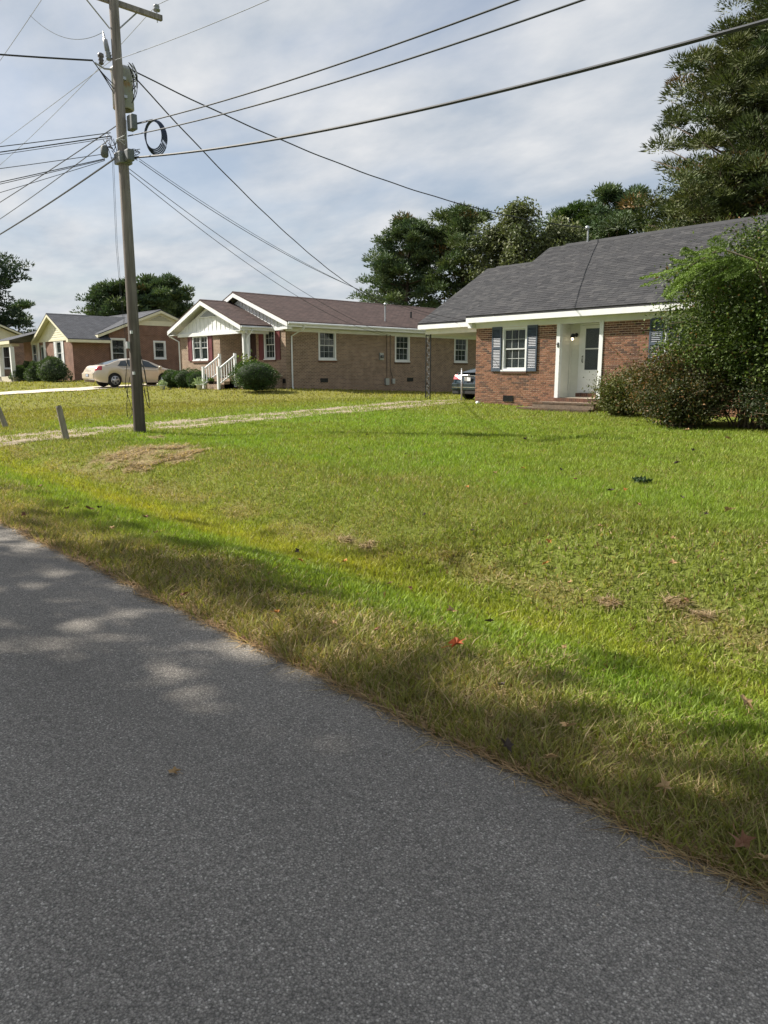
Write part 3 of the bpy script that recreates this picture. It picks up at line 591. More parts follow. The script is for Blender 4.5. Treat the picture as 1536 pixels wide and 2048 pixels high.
MB().box(rl + 0.02, XL - 0.024, EY + 0.1, FY + 0.2, ZT - 0.02, zs + 0.002).build('eave_return', WHITE, roof)
MB().prism([(XL + 0.05, FY + 0.05, ZT), (XL + 0.05, 29.6, ZT), (XL + 0.05, RY, ZT + SL * (RY - FY))], (0.1, 0, 0)).build('gable', WHITE, h1)
MB().prism([(XR - 0.15, FY + 0.05, ZT), (XR - 0.15, 29.6, ZT), (XR - 0.15, RY, ZT + SL * (RY - FY))], (0.1, 0, 0)).build('gable', WHITE, h1)
# windows, shutters, brick sills
for (a, c_, lo, hi) in (holes[0], holes[2], holes[3]):
    window(h1, 'y', FY, a, c_, lo, hi, cols=3, rows=2)
    MB().box(a - 0.03, c_ + 0.03, FY - 0.05, FY + 0.02, lo - 0.085, lo - 0.022).build('brick_sill', SOLDIER, h1)
    louvre_shutter(h1, 'y', FY - 0.009, a - 0.43, a - 0.02, lo - 0.02, hi + 0.02, NAVY); louvre_shutter(h1, 'y', FY - 0.009, c_ + 0.02, c_ + 0.43, lo - 0.02, hi + 0.02, NAVY)
vent(h1, 'y', FY - 0.009, -16.15, 0.62, 0.42, 0.2)
# entry recess: jamb boards, clapboards, storm door
RX0, RX1, RZ0 = -14.24, -12.58, 0.80; RD = FY + 0.71
for (a, c_) in ((RX0 - 0.01, RX0 + 0.12), (RX1 - 0.12, RX1 + 0.01)): MB().box(a, c_, FY - 0.045, FY + 0.1, RZ0 - 0.01, ZT + 0.02).build('jamb_board', WHITE, h1)
MB().box(RX0, RX1, FY - 0.028, RD, ZT + 0.0, ZT + 0.03).build('recess_ceiling', WHITE, h1)
MB().box(RX0 - 0.02, RX0, FY + 0.102, RD + 0.05, 0.7, ZT).build('recess_side', SIDING, h1); MB().box(RX1, RX1 + 0.02, FY + 0.102, RD + 0.05, 0.7, ZT).build('recess_side', SIDING, h1)
MB().box(RX0, RX1, RD + 0.02, RD + 0.06, 0.7, ZT).build('recess_back', SIDING, h1)
DX0, DX1 = -13.75, -12.9
nb_ = 17; bh = (ZT - RZ0) / nb_
for i in range(nb_):
    z = RZ0 + i * bh
    MB().prism([(RX0, RD + 0.018, z), (RX0, RD - 0.02, z), (RX0, RD + 0.004, z + bh - 0.003), (RX0, RD + 0.018, z + bh - 0.003)], (DX0 - 0.12 - RX0, 0, 0)).build('clapboard', SIDING, h1)
    MB().prism([(RX0 + 0.001, FY + 0.105, z), (RX0 + 0.03, FY + 0.105, z), (RX0 + 0.012, FY + 0.105, z + bh - 0.003), (RX0 + 0.001, FY + 0.105, z + bh - 0.003)], (0, RD - FY - 0.135, 0)).build('clapboard', SIDING, h1)
MB().box(RX0 + 0.03, RX0 + 0.07, RD - 0.05, RD - 0.014, RZ0, ZT).build('corner_board', SIDING, h1)
df = MB()
for bx_ in ((DX0 - 0.115, DX0 - 0.005, 0.93, 3.1), (DX1 + 0.005, RX1 - 0.002, 0.8, 3.1), (DX0 - 0.115, RX1 - 0.002, 3.103, 3.155)): df.box(bx_[0], bx_[1], RD - 0.03, RD + 0.017, bx_[2], bx_[3])
df.build('door_frame', WHITE, h1)
dr = MB(); e = 0.115; dy0, dy1 = RD - 0.035, RD + 0.012
for bx_ in ((DX0, DX0 + e, 0.95, 3.09), (DX1 - e, DX1, 0.95, 3.09), (DX0 + e, DX1 - e, 0.95, 1.68), (DX0 + e, DX1 - e, 2.99, 3.09), (DX0 + e, DX1 - e, 2.335, 2.37)): dr.box(bx_[0], bx_[1], dy0, dy1, bx_[2], bx_[3])
door = dr.build('storm_door', WHITE, h1)
for lo, hi in ((1.69, 2.33), (2.375, 2.985)): MB().box(DX0 + e + 0.003, DX1 - e - 0.003, dy0 + 0.015, dy0 + 0.021, lo, hi).build('pane', GLASS, door)
MB().box(DX0 + e, DX1 - e, dy1 - 0.004, dy1 + 0.004, 1.7, 2.98).build('inner_door', mat('inner_door', (0.34, 0.36, 0.36), 0.6), door)
MB().tube([(DX0 + 0.05, dy0 - 0.005, 1.92), (DX0 + 0.05, dy0 - 0.045, 1.95), (DX0 + 0.055, dy0 - 0.05, 2.03), (DX0 + 0.05, dy0 - 0.045, 2.1), (DX0 + 0.05, dy0 - 0.005, 2.13)], 0.013, 8).build('handle', BLACKIRON, door)
hp = [(DX1 - 0.2 + 0.05 * 16 * math.sin(w) ** 3 / 16, 2.7 + 0.05 * (13 * math.cos(w) - 5 * math.cos(2 * w) - 2 * math.cos(3 * w) - math.cos(4 * w)) / 16) for w in [2 * math.pi * k / 20 for k in range(20)]]
MB().prism([(a, dy0 + 0.008, z) for a, z in hp], (0, 0.005, 0)).build('door_ornament', BLACKIRON, door)
# threshold bricks and porch light
bx = RX0
for (a, c_, y0, y1, z0, z1) in ((RX0 - 0.02, RX1 + 0.02, FY - 0.07, FY + 0.12, 0.68, 0.79), (DX0 - 0.05, DX1 + 0.03, RD - 0.22, RD - 0.04, 0.83, 0.94)):
    n = int((c_ - a) / 0.073)
    for i in range(n): MB().box(a + (c_ - a) * i / n + 0.004, a + (c_ - a) * (i + 1) / n - 0.004, y0 - random.uniform(0, 0.006), y1, z0, z1).build('threshold_brick', SOLDIER, h1)
    MB().box(a + 0.003, c_ - 0.003, y0 + 0.006, y1 - 0.004, z0 - 0.03, z1 - 0.008).build('threshold_bed', MORTAR, h1)
MB().box(RX0, RX1, FY + 0.1, RD + 0.02, 0.6, 0.80).build('entry_floor', CONC, h1)
MB().box(RX0 - 0.1, RX0 - 0.06, FY - 0.05, FY - 0.046, 0.6, 0.61).build('fixing', BLACKIRON, h1)
lx = -13.98; pl = MB().lathe((lx, RD - 0.02, 2.8), (0, -1, 0), [(0, 0.06), (0.02, 0.065), (0.03, 0.03)], 14).build('porch_light', BLACKIRON, h1, smooth=True)
MB().tube([(lx, RD - 0.05, 2.8), (lx, RD - 0.13, 2.83), (lx - 0.01, RD - 0.2, 2.81)], 0.012, 6).build('arm', BLACKIRON, pl)
MB().lathe((lx - 0.01, RD - 0.2, 2.84), (-0.15, -0.1, -1), [(0, 0.02), (0.02, 0.06), (0.10, 0.075), (0.13, 0.07)], 14).build('shade', BLACKIRON, pl, smooth=True)
MB().lathe((lx - 0.03, RD - 0.215, 2.71), (0, 0, -1), [(0, 0.02), (0.025, 0.038), (0.055, 0.04), (0.085, 0.012)], 12).build('bulb', mat('lit_bulb', (1.0, 0.78, 0.5), 0.3, emit=3.0), pl, smooth=True)
br = MB().tube([(RX0 + 0.06, FY - 0.05, 2.48), (RX0 + 0.06, FY - 0.15, 2.5), (RX0 + 0.06, FY - 0.16, 2.44)], 0.012, 6); br.box(RX0 + 0.035, RX0 + 0.085, FY - 0.06, FY - 0.047, 2.4, 2.55); br.build('flag_bracket', BLACKIRON, h1)
# steps
stp = MB()
sroot = thing('brick_steps', 'dark mossy brick steps below the white storm door', 'steps', (-13.5, 20.0, 0.35))
MOSS = piece_mat('mossy_brick', [(0.085, 0.062, 0.045), (0.13, 0.085, 0.058), (0.075, 0.06, 0.045), (0.105, 0.075, 0.05)], grain=30)
for lv, (a, c_, y0, z0, z1) in enumerate(((-15.0, -12.3, 19.62, 0.15, 0.50), (-14.62, -12.35, 19.98, 0.5, 0.67))):
    st = MB().box(a + 0.008, c_ - 0.008, y0 + 0.008, FY - 0.012, z0, z1 - 0.008).build('step', MORTAR if False else mat('step_bed', (0.15, 0.115, 0.085), 0.95, var=0.25, vscale=8), sroot)
    n = int((c_ - a) / 0.205); rowz = [z1 - 0.062] if lv else [z1 - 0.062, z1 - 0.13, z1 - 0.198]
    for zi, zt in enumerate(rowz):
        for i in range(n): MB().box(a + (c_ - a) * i / n + 0.005, a + (c_ - a) * (i + 1) / n - 0.005, y0 - random.uniform(0, 0.005), y0 + 0.1, zt + 0.004, zt + 0.06).build('brick', MOSS, st)
    for i in range(4): 
        if y0 + 0.11 + i * 0.2 < FY - 0.2: MB().box(c_ - 0.1, c_ + random.uniform(0, 0.004), y0 + 0.11 + i * 0.2, y0 + 0.3 + i * 0.2, z1 - 0.06, z1 - 0.002).build('brick', MOSS, st)
# service mast with cable down the roof
MB().tube([(-16.16, 25.15, RZ - 0.1), (-16.16, 25.15, 6.82)], 0.03, 8).build('service_mast', GALV, h1)
MB().lathe((-16.16, 25.13, 6.8), (0, -0.5, 0.85), [(0, 0.04), (0.04, 0.09), (0.1, 0.085), (0.15, 0.03)], 12).build('weatherhead', GALV, h1, smooth=True)
MB().lathe((-17.3, FY - 0.16, 0.52), (0, -1, 0.15), [(0, 0.055), (0.10, 0.06), (0.16, 0.06)], 12).build('drain_elbow', WHITE, h1, smooth=True)
# ---- carport
CY = 22.2; CX = -21.5; CEY = CY - 0.3; CRY = 26.2; CRZ = EZ + SL * (CRY - CEY) - 0.0
m = MB(); cl, cr = -21.8, -17.62
m.prism([(cl, CEY, EZ), (cl, CRY, CRZ), (cl, CRY, CRZ - th), (cl, CEY, EZ - th)], (rl - 0.01 - cl, 0, 0)); m.prism([(cl, 2 * CRY - CEY, EZ), (cl, CRY, CRZ), (cl, CRY, CRZ - th), (cl, 2 * CRY - CEY, EZ - th)], (rl - 0.01 - cl, 0, 0))
cproof = m.build('carport_roof', ROOFDECK, h1)
m = shingles(cproof, cl, rl - 0.012, CEY - 0.012, EZ - 0.004, CRY, 0, 9); tag(m.build('carport_shingling', SHINGLE, h1), kind='stuff')
MB().prism([(cl + 0.5, CRY - 0.15, CRZ - 0.07), (cl + 0.5, CRY, CRZ + 0.045), (cl + 0.5, CRY + 0.15, CRZ - 0.07), (cl + 0.5, CRY, CRZ - 0.02)], (2.6, 0, 0)).build('ridge_vent', ROOFDECK, cproof)
MB().box(cl + 0.01, rl - 0.012, CEY - 0.004, CEY + 0.026, EZ - th - 0.17, EZ - th - 0.002).build('fascia', WHITE, cproof)
MB().box(cl + 0.02, XL - 0.02, CEY + 0.03, CY - 0.05, zs + 0.004, zs + 0.02).build('soffit', WHITE, cproof)
MB().box(CX - 0.1, XL - 0.02, CY - 0.045, CY + 0.06, 3.12, zs + 0.002).build('beam', WHITE, cproof)
MB().box(CX - 0.1, CX + 0.05, CY + 0.063, 2 * CRY - CY, 3.12, 3.34).build('beam', WHITE, cproof)
MB().box(CX + 0.053, XL - 0.02, CY + 0.063, 2 * CRY - CY, 3.30, 3.32).build('ceiling', WHITE, cproof)
MB().prism([(CX - 0.08, CY, 3.345), (CX - 0.08, 2 * CRY - CY, 3.345), (CX - 0.08, CRY, 3.345 + SL * (CRY - CY))], (0.06, 0, 0)).build('gable', WHITE, cproof)
def iron_post(x, y):
    zb = terr(x, y) - 0.02; p = MB()
    for dx in (-0.13, 0.13): p.box(x + dx - 0.016, x + dx + 0.016, y - 0.016, y + 0.016, zb, 3.12)
    for z in (zb + 0.02, 3.07): p.box(x - 0.113, x + 0.113, y - 0.015, y + 0.015, z, z + 0.03)
    po = p.build('iron_post', BLACKIRON, h1)
    n = 13; hh = (3.05 - zb - 0.06) / n
    for i in range(n):
        z = zb + 0.05 + i * hh; sg = 1 if i % 2 else -1
        pts = [(x + sg * 0.10 * math.cos(w * math.pi) * (1 - 0.15 * w), y, z + hh * w) for w in [k / 8 for k in range(9)]]
        mm = MB().tube(pts, 0.010, 5); 
        pts2 = [(x + sg * (0.045 + 0.045 * math.cos(w)), y, z + hh * 0.45 + 0.05 * math.sin(w)) for w in [k * 0.75 for k in range(8)]]; mm.tube(pts2, 0.009, 5)
        pts3 = [(x - sg * (0.045 + 0.045 * math.cos(w)), y, z + hh * 0.75 + 0.045 * math.sin(w)) for w in [k * 0.75 for k in range(8)]]; mm.tube(pts3, 0.009, 5)
        mm.build('scroll', GALV if False else mat('worn_iron', (0.10, 0.105, 0.11), 0.4, 0.2, var=0.4, vscale=30), po)
iron_post(CX + 0.02, CY); iron_post(CX + 0.02, 29.4)

# ================================================================== HOUSE 2: tan brick, red shutters, brown roof, ridge towards the street
H2Y = 20.7; AX, BX = -29.33, -37.3; ZF = 0.3; T2 = 3.66
h2 = thing('brick_house', 'tan brick house with dark red shutters, brown shingle roof and white porch gable', 'house', (-33, H2Y, 0.8))
side_w = [(22.62, 23.72, 2.2, 3.62), (27.75, 28.85, 2.16, 3.6), (32.45, 33.6, 2.16, 3.6)]
fw_h = [(-31.12, -30.18, 2.22, 3.62), (-32.75, -31.85, 1.42, 3.55)]
mb = MB(); wall_panels(mb, 'x', AX, H2Y + 0.2, 36.5, ZF, T2, side_w, 0.2); mb.build('wall', BRICK2, h2)
mb = MB(); wall_panels(mb, 'y', H2Y, BX, AX, ZF, T2, fw_h, 0.197); mb.build('wall', BRICK2, h2)
mb = MB(); mb.box(BX, BX + 0.2, H2Y + 0.2, 36.5, ZF, T2); mb.box(BX + 0.203, AX - 0.203, 36.3, 36.5, ZF, T2); mb.build('wall', BRICK2, h2)
for (a, c_, lo, hi) in side_w:
    window(h2, 'x', AX, a, c_, lo, hi, cols=3, rows=2, trim=0.09)
    MB().box(AX - 0.02, AX + 0.05, a - 0.03, c_ + 0.03, lo - 0.09, lo - 0.022).build('brick_sill', SOLDIER, h2)
S2 = 0.353; R2X = -33.24; R2H = 4.59; R2Z = 5.55
ro2 = gable_roof(h2, ROOF2, 'y', R2X, R2H, R2Z, S2, H2Y - 0.38, 36.9, fh=0.2)
ez2 = R2Z - S2 * R2H
for s, wx in ((1, AX), (-1, BX)):
    a, c_ = sorted((R2X + s * (R2H - 0.035), wx + s * 0.004)); MB().box(a, c_, H2Y - 0.3, 36.8, ez2 - 0.26, ez2 - 0.245).build('soffit', WHITE, ro2)
MB().box(AX + 0.012, AX + 0.03, H2Y - 0.01, 36.5, T2 - 0.16, ez2 - 0.263).build('frieze_board', WHITE, h2)
MB().tube([(R2X + R2H + 0.05, H2Y - 0.35, ez2 - 0.1), (R2X + R2H + 0.05, 36.9, ez2 - 0.1)], 0.055, 8).build('gutter', WHITE, ro2)
BATT = WHITE
gw = gable_wall(h2, BATT, 'y', H2Y - 0.02, R2X, R2H - 0.4, T2 + 0.04, S2)
for i in range(-14, 15):
    x = R2X + i * 0.3; top = T2 + 0.04 + S2 * (R2H - 0.4 - abs(x - R2X)) - 0.03
    if top > T2 + 0.2: MB().box(x - 0.022, x + 0.022, H2Y - 0.045, H2Y - 0.022, T2 + 0.05, top).build('batten', WHITE, gw)
MB().box(R2X - R2H + 0.4, R2X + R2H - 0.2, H2Y - 0.06, H2Y - 0.015, T2 - 0.1, T2 + 0.037).build('gable_band', WHITE, h2)
MB().box(R2X + R2H - 0.75, R2X + R2H - 0.05, H2Y - 0.34, H2Y - 0.065, ez2 - 0.36, ez2 - 0.262).build('eave_return', WHITE, ro2)
window(h2, 'y', H2Y, *fw_h[0], cols=3, rows=2)
for a in (-31.55, -30.15): panel_shutter(h2, 'y', H2Y, a, a + 0.4, 2.2, 3.62, RED)
MB().box(-31.15, -30.15, H2Y - 0.05, H2Y + 0.02, 2.13, 2.198).build('brick_sill', SOLDIER, h2)
d2 = MB().box(-32.74, -31.86, H2Y + 0.06, H2Y + 0.1, 1.42, 3.52).build('front_door', mat('dark_door', (0.05, 0.028, 0.028), 0.5), h2)
for (a, c_) in ((-32.65, -32.36), (-32.24, -31.95)):
    for lo, hi in ((1.55, 2.3), (2.45, 3.35)): MB().box(a, c_, H2Y + 0.045, H2Y + 0.058, lo, hi).build('door_panel', mat('dark_door', (0.05, 0.028, 0.028)), d2)
MB().lathe((-31.95, H2Y + 0.055, 2.4), (0, -1, 0), [(0, 0.012), (0.03, 0.012), (0.035, 0.03), (0.06, 0.028)], 10).build('handle', GALV, d2)
MB().box(-32.86, -32.75, H2Y - 0.02, H2Y + 0.05, 1.42, 3.62).build('door_frame', WHITE, h2)
# front wing with its own lower gable
WY = 19.3; WL, WR = -36.95, -32.9; T2w = 3.5; WX, WH, WZ, WS = -33.95, 3.62, 5.13, 0.368
wwin = [(-35.62, -34.06, 2.2, 3.46)]
mb = MB(); wall_panels(mb, 'y', WY, WL, WR, ZF, T2w, wwin, 0.2); mb.build('wing_wall', BRICK2, h2)
MB().box(WR - 0.2, WR, WY + 0.2, H2Y - 0.004, ZF, T2w).build('wing_wall', BRICK2, h2); MB().box(WL, WL + 0.2, WY + 0.2, H2Y - 0.004, ZF, T2w).build('wing_wall', BRICK2, h2)
for a, c_ in ((-35.62, -34.82), (-34.86, -34.06)): window(h2, 'y', WY, a, c_, 2.2, 3.46, cols=2, rows=2, trim=0.06, bars_low=False)
for a in (-36.08, -34.02): panel_shutter(h2, 'y', WY, a, a + 0.4, 2.18, 3.48, RED)
MB().box(-35.7, -34.0, WY - 0.05, WY + 0.02, 2.1, 2.178).build('brick_sill', SOLDIER, h2)
ro2b = gable_roof(h2, ROOF2, 'y', WX, WH, WZ, WS, WY - 0.42, H2Y - 0.05, fh=0.2, rake1=False, name='porch_roof')
ezw = WZ - WS * WH
gw2 = gable_wall(h2, WHITE, 'y', WY - 0.02, WX, WH - 0.35, T2w + 0.09, WS, th=0.1)
for i in range(-7, 8):
    x = WX + i * 0.4; top = T2w + 0.09 + WS * (WH - 0.35 - abs(x - WX)) - 0.05
    if top > T2w + 0.2: MB().box(x - 0.02, x + 0.02, WY - 0.042, WY - 0.022, T2w + 0.1, min(top, 4.32)).build('batten', WHITE, gw2)
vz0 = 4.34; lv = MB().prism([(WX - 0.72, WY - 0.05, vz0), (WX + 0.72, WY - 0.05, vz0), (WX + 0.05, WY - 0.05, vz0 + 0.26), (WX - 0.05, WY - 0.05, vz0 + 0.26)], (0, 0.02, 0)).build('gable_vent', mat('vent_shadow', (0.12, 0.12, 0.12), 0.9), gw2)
for i in range(5):
    z = vz0 + 0.02 + i * 0.05; hw = 0.70 - i * 0.13; MB().prism([(WX - hw, WY - 0.052, z + 0.03), (WX - hw, WY - 0.056, z + 0.034), (WX - hw, WY - 0.09, z + 0.004), (WX - hw, WY - 0.086, z)], (2 * hw, 0, 0)).build('louvre', WHITE, lv)
MB().box(WX - 0.75, WX + 0.75, WY - 0.1, WY - 0.045, vz0 - 0.05, vz0 - 0.003).build('vent_sill', WHITE, gw2)
MB().box(WL - 0.05, WX + WH - 0.1, WY - 0.12, WY - 0.02, T2w - 0.09, T2w + 0.085).build('porch_beam', WHITE, h2)
MB().box(-30.72, -30.6, WY - 0.1, H2Y - 0.07, T2w - 0.09, T2w + 0.05).build('porch_beam', WHITE, h2)
MB().box(WR + 0.003, WX + WH - 0.04, WY - 0.018, H2Y - 0.07, T2w + 0.06, T2w + 0.075).build('porch_ceiling', WHITE, h2)
for s in (-1, 1): 
    a, c_ = sorted((WX + s * (WH - 0.04), WX + s * (WH - 0.62))); MB().box(a, c_, WY - 0.38, WY - 0.125, ezw - 0.29, ezw - 0.262).build('eave_return', WHITE, ro2b)
MB().tube([(WX + WH + 0.04, WY - 0.4, ezw - 0.12), (WX + WH + 0.04, H2Y - 0.1, ezw - 0.12)], 0.05, 8).build('gutter', WHITE, ro2b)
for dx, dy in ((0, 0), (0.0, 0.24)): MB().box(-30.72 + dx, -30.6 + dx, WY - 0.1 + dy, WY + 0.02 + dy, 1.42, T2w - 0.093).build('porch_post', WHITE, h2)
MB().box(WR + 0.003, -29.66, WY - 0.15, H2Y - 0.003, 0.4, 1.42).build('porch_base', BRICK2, h2)
MB().box(WR + 0.003, -29.62, WY - 0.18, H2Y - 0.003, 1.423, 1.47).build('porch_floor', CONC, h2)
def downspout(pts): MB().tube(pts, 0.045, 4).build('downspout', WHITE, h2)
downspout([(R2X + R2H + 0.05, H2Y + 0.55, ez2 - 0.15), (R2X + R2H + 0.05, H2Y + 0.55, ez2 - 0.3), (AX + 0.07, H2Y + 0.3, ez2 - 0.65), (AX + 0.07, H2Y + 0.3, 0.95), (AX + 0.12, H2Y + 0.3, 0.82)])
downspout([(WX + WH + 0.04, WY + 0.2, ezw - 0.18), (WX + WH + 0.04, WY + 0.2, ezw - 0.28), (-30.5, WY + 0.02, ezw - 0.62), (-30.5, WY + 0.02, 1.5)])
downspout([(WX - WH - 0.02, WY - 0.3, ezw - 0.1), (WX - WH - 0.02, WY - 0.3, ezw - 0.3), (WL - 0.08, WY - 0.04, ezw - 0.6), (WL - 0.08, WY - 0.04, 1.0)])
for y in (22.95, 28.9): vent(h2, 'x', AX, y, 1.12, 0.45, 0.2)
vent(h2, 'y', H2Y - 0.0, -29.5, 1.1, 0.2, 0.2)
# meter, boxes, conduits, mast on the side wall
MB().box(AX + 0.01, AX + 0.1, 26.6, 26.86, 2.25, 2.6).build('meter_box', GALV, h2); MB().lathe((AX + 0.1, 26.73, 2.42), (1, 0, 0), [(0, 0.09), (0.08, 0.09), (0.1, 0.06)], 14).build('meter', mat('meter_glass', (0.15, 0.16, 0.16), 0.15), h2, smooth=True)
MB().box(AX + 0.01, AX + 0.12, 27.0, 27.25, 0.95, 1.3).build('junction_box', GALV, h2); MB().box(AX + 0.01, AX + 0.1, 27.5, 27.7, 1.02, 1.28).build('junction_box', GALV, h2)
MB().tube([(AX + 0.04, 27.15, 3.55), (AX + 0.04, 27.15, 1.3)], 0.02, 6).build('conduit', mat('conduit', (0.2, 0.16, 0.14), 0.6), h2); MB().tube([(AX + 0.04, 27.4, 3.55), (AX + 0.04, 27.42, 1.7), (AX + 0.04, 27.6, 1.28)], 0.018, 6).build('conduit', mat('conduit', (0.2, 0.16, 0.14), 0.6), h2)
MB().tube([(-29.6, 27.29, 4.1), (-29.6, 27.29, 5.1)], 0.035, 8).build('service_mast', GALV, h2); MB().lathe((-29.6, 27.29, 5.05), (0.5, -0.3, 0.8), [(0, 0.04), (0.04, 0.08), (0.12, 0.07), (0.16, 0.03)], 10).build('weatherhead', GALV, h2)
MB().tube([(-30.6, 30.2, 4.55), (-30.6, 30.2, 4.95)], 0.05, 8).build('vent_pipe', BLACKIRON, h2)
# side stoop on the far side
MB().prism([(BX, 21.0, 3.05), (BX - 1.25, 21.0, 2.62), (BX - 1.25, 21.0, 2.55), (BX, 21.0, 2.98)], (0, 2.6, 0)).build('stoop_roof', ROOF2, h2)
MB().prism([(BX, 20.96, 3.02), (BX - 1.28, 20.96, 2.58), (BX - 1.28, 20.96, 2.4), (BX, 20.96, 2.85)], (0, 0.03, 0)).build('stoop_fascia', WHITE, h2)
MB().prism([(BX, 20.995, 2.85), (BX - 1.0, 20.995, 2.48), (BX, 20.995, 2.48)], (0, 0.02, 0)).build('stoop_gable', WHITE, h2)
MB().box(BX - 1.2, BX - 1.1, 21.0, 21.1, 0.85, 2.5).build('stoop_post', WHITE, h2)
MB().box(BX - 0.05, BX - 0.01, 21.3, 22.2, 1.2, 2.95).build('side_door', mat('dark_door', (0.05, 0.028, 0.028)), h2)
# stair with two white railings
stair = thing('porch_steps', 'brick porch steps with white baluster railings and flower pots beside them', 'steps', (-31.9, 18.6, 0.9))
for i in range(3): MB().box(-32.5, -31.3, 18.2 + i * 0.3, WY - 0.185, 0.7, 1.05 + i * 0.14).build('step', BRICK2, stair)
for X_ in (-32.6, -31.2):
    z0, z1 = 0.88, 1.42; y0, y1 = 18.2, 19.02
    r = MB(); r.prism([(X_ - 0.04, y0, z0 + 0.86), (X_ - 0.04, y1, z1 + 0.90), (X_ - 0.04, y1, z1 + 0.97), (X_ - 0.04, y0, z0 + 0.93)], (0.08, 0, 0)); rail = r.build('railing', WHITE, stair)
    MB().prism([(X_ - 0.03, y0, z0 + 0.16), (X_ - 0.03, y1, z1 + 0.16), (X_ - 0.03, y1, z1 + 0.22), (X_ - 0.03, y0, z0 + 0.22)], (0.06, 0, 0)).build('bottom_rail', WHITE, rail)
    for y, zb, zt in ((y0 - 0.05, z0 - 0.05, z0 + 1.0), (y1 + 0.05, z1 - 0.5, z1 + 1.08)): MB().box(X_ - 0.055, X_ + 0.055, y - 0.055, y + 0.055, zb, zt).build('newel_post', WHITE, rail)
    for k in range(1, 6):
        y = y0 + (y1 - y0) * k / 6; zz_ = (z1 - z0) * k / 6 + z0; MB().box(X_ - 0.018, X_ + 0.018, y - 0.018, y + 0.018, zz_ + 0.2, zz_ + 0.9).build('baluster', WHITE, rail)

# ================================================================== HOUSE 3: red brick, cream gable
H3Y = 19.0; CX3 = -51.5; T3 = 3.85
h3 = thing('brick_house', 'red brick house with cream siding gable and slate grey roof behind the tan sedan', 'house', (-55, H3Y, 1.0))
G2Y, G2H, G2Z, G2S = 25.3, 4.7, 6.02, 0.393
AP, AH, AZ, AS = -54.7, 3.7, 5.62, 0.485
f3 = [(-54.5, -53.5, 2.1, 3.75), (-57.9, -57.0, 1.35, 3.55), (-59.6, -58.6, 2.1, 3.75)]
mb = MB(); wall_panels(mb, 'y', H3Y, -61.5, CX3, 0.6, T3, f3, 0.2); mb.build('wall', BRICK3, h3)
s3 = [(21.55, 22.65, 1.9, 3.95), (24.7, 25.65, 2.55, 3.85)]
mb = MB(); wall_panels(mb, 'x', CX3 + 0.12, 21.5, 30.5, 0.6, T3 + 0.35, s3, 0.2); mb.build('wall', BRICK3, h3)
MB().box(CX3 - 0.2, CX3, H3Y + 0.2, 21.497, 0.6, T3).build('wall', BRICK3, h3)
MB().box(-61.5, -61.3, H3Y + 0.2, 30.5, 0.6, T3).build('wall', BRICK3, h3)
for w_ in s3: window(h3, 'x', CX3 + 0.12, *w_, cols=1, rows=1, trim=0.12)
window(h3, 'y', H3Y, *f3[0], cols=1, rows=1, trim=0.08); window(h3, 'y', H3Y, *f3[2], cols=1, rows=1, trim=0.08)
for a in (-54.92, -53.48, -57.0 - 0.02, -58.35): panel_shutter(h3, 'y', H3Y, a, a + 0.4, 2.05, 3.8, WHITE)
d3 = MB().box(-57.9, -57.0, H3Y + 0.05, H3Y + 0.1, 1.35, 3.55).build('front_door', mat('grey_door', (0.45, 0.47, 0.48), 0.5), h3); MB().box(-57.7, -57.2, H3Y + 0.03, H3Y + 0.048, 2.0, 3.4).build('pane', GLASS, d3)
ro3 = gable_roof(h3, ROOF3, 'y', AP, AH, AZ, AS, H3Y - 0.45, 21.46, fh=0.18, fascia=CREAM, rake1=False)
xo = (AZ - (G2Z - G2S * (G2Y - 21.46))) / AS
MB().add([(AP, 21.4, AZ + 0.002), (AP, G2Y - (G2Z - AZ) / G2S, AZ + 0.002), (AP + xo, 21.4, AZ - AS * xo + 0.002), (AP - xo, 21.4, AZ - AS * xo + 0.002)], [(0, 2, 1), (0, 1, 3)]).build('valley_roof', ROOF3, ro3)
g3 = MB().prism([(AP - AH + 0.3, H3Y - 0.02, T3 + 0.01), (AP + AH - 0.3, H3Y - 0.02, T3 + 0.01), (AP, H3Y - 0.02, T3 + 0.01 + AS * (AH - 0.3))], (0, 0.1, 0)).build('gable', CREAM, h3)
for i in range(11):
    z = T3 + 0.02 + i * 0.15; hw = AH - 0.34 - (i * 0.15 + 0.15) / AS
    if hw > 0.1: MB().prism([(AP - hw, H3Y - 0.022, z), (AP - hw, H3Y - 0.045, z), (AP - hw, H3Y - 0.026, z + 0.147), (AP - hw, H3Y - 0.022, z + 0.147)], (2 * hw, 0, 0)).build('clapboard', CREAM, g3)
MB().box(AP - AH + 0.2, CX3 + 0.02, H3Y - 0.06, H3Y - 0.003, T3 - 0.1, T3 + 0.008).build('gable_band', CREAM, h3)
MB().box(CX3 + 0.003, AP + AH - 0.035, H3Y - 0.4, 21.45, AZ - AS * AH - 0.24, AZ - AS * AH - 0.06).build('soffit', CREAM, ro3)
ro3b = gable_roof(h3, ROOF3, 'x', G2Y, G2H, G2Z, G2S, -62.0, CX3 + 0.42, fh=0.18, fascia=CREAM, rake0=False, name='rear_roof')
g3b = MB().prism([(CX3 + 0.14, G2Y - G2H + 0.5, T3 + 0.35), (CX3 + 0.14, G2Y + G2H - 0.5, T3 + 0.35), (CX3 + 0.14, G2Y, G2Z - 0.1)], (-0.1, 0, 0)).build('gable', BRICK3, h3)
MB().prism([(CX3 + 0.15, G2Y - 2.6, G2Z - 0.1 - 2.6 * G2S), (CX3 + 0.15, G2Y + 2.6, G2Z - 0.1 - 2.6 * G2S), (CX3 + 0.15, G2Y, G2Z - 0.12)], (0.03, 0, 0)).build('gable_siding', CREAM, h3)
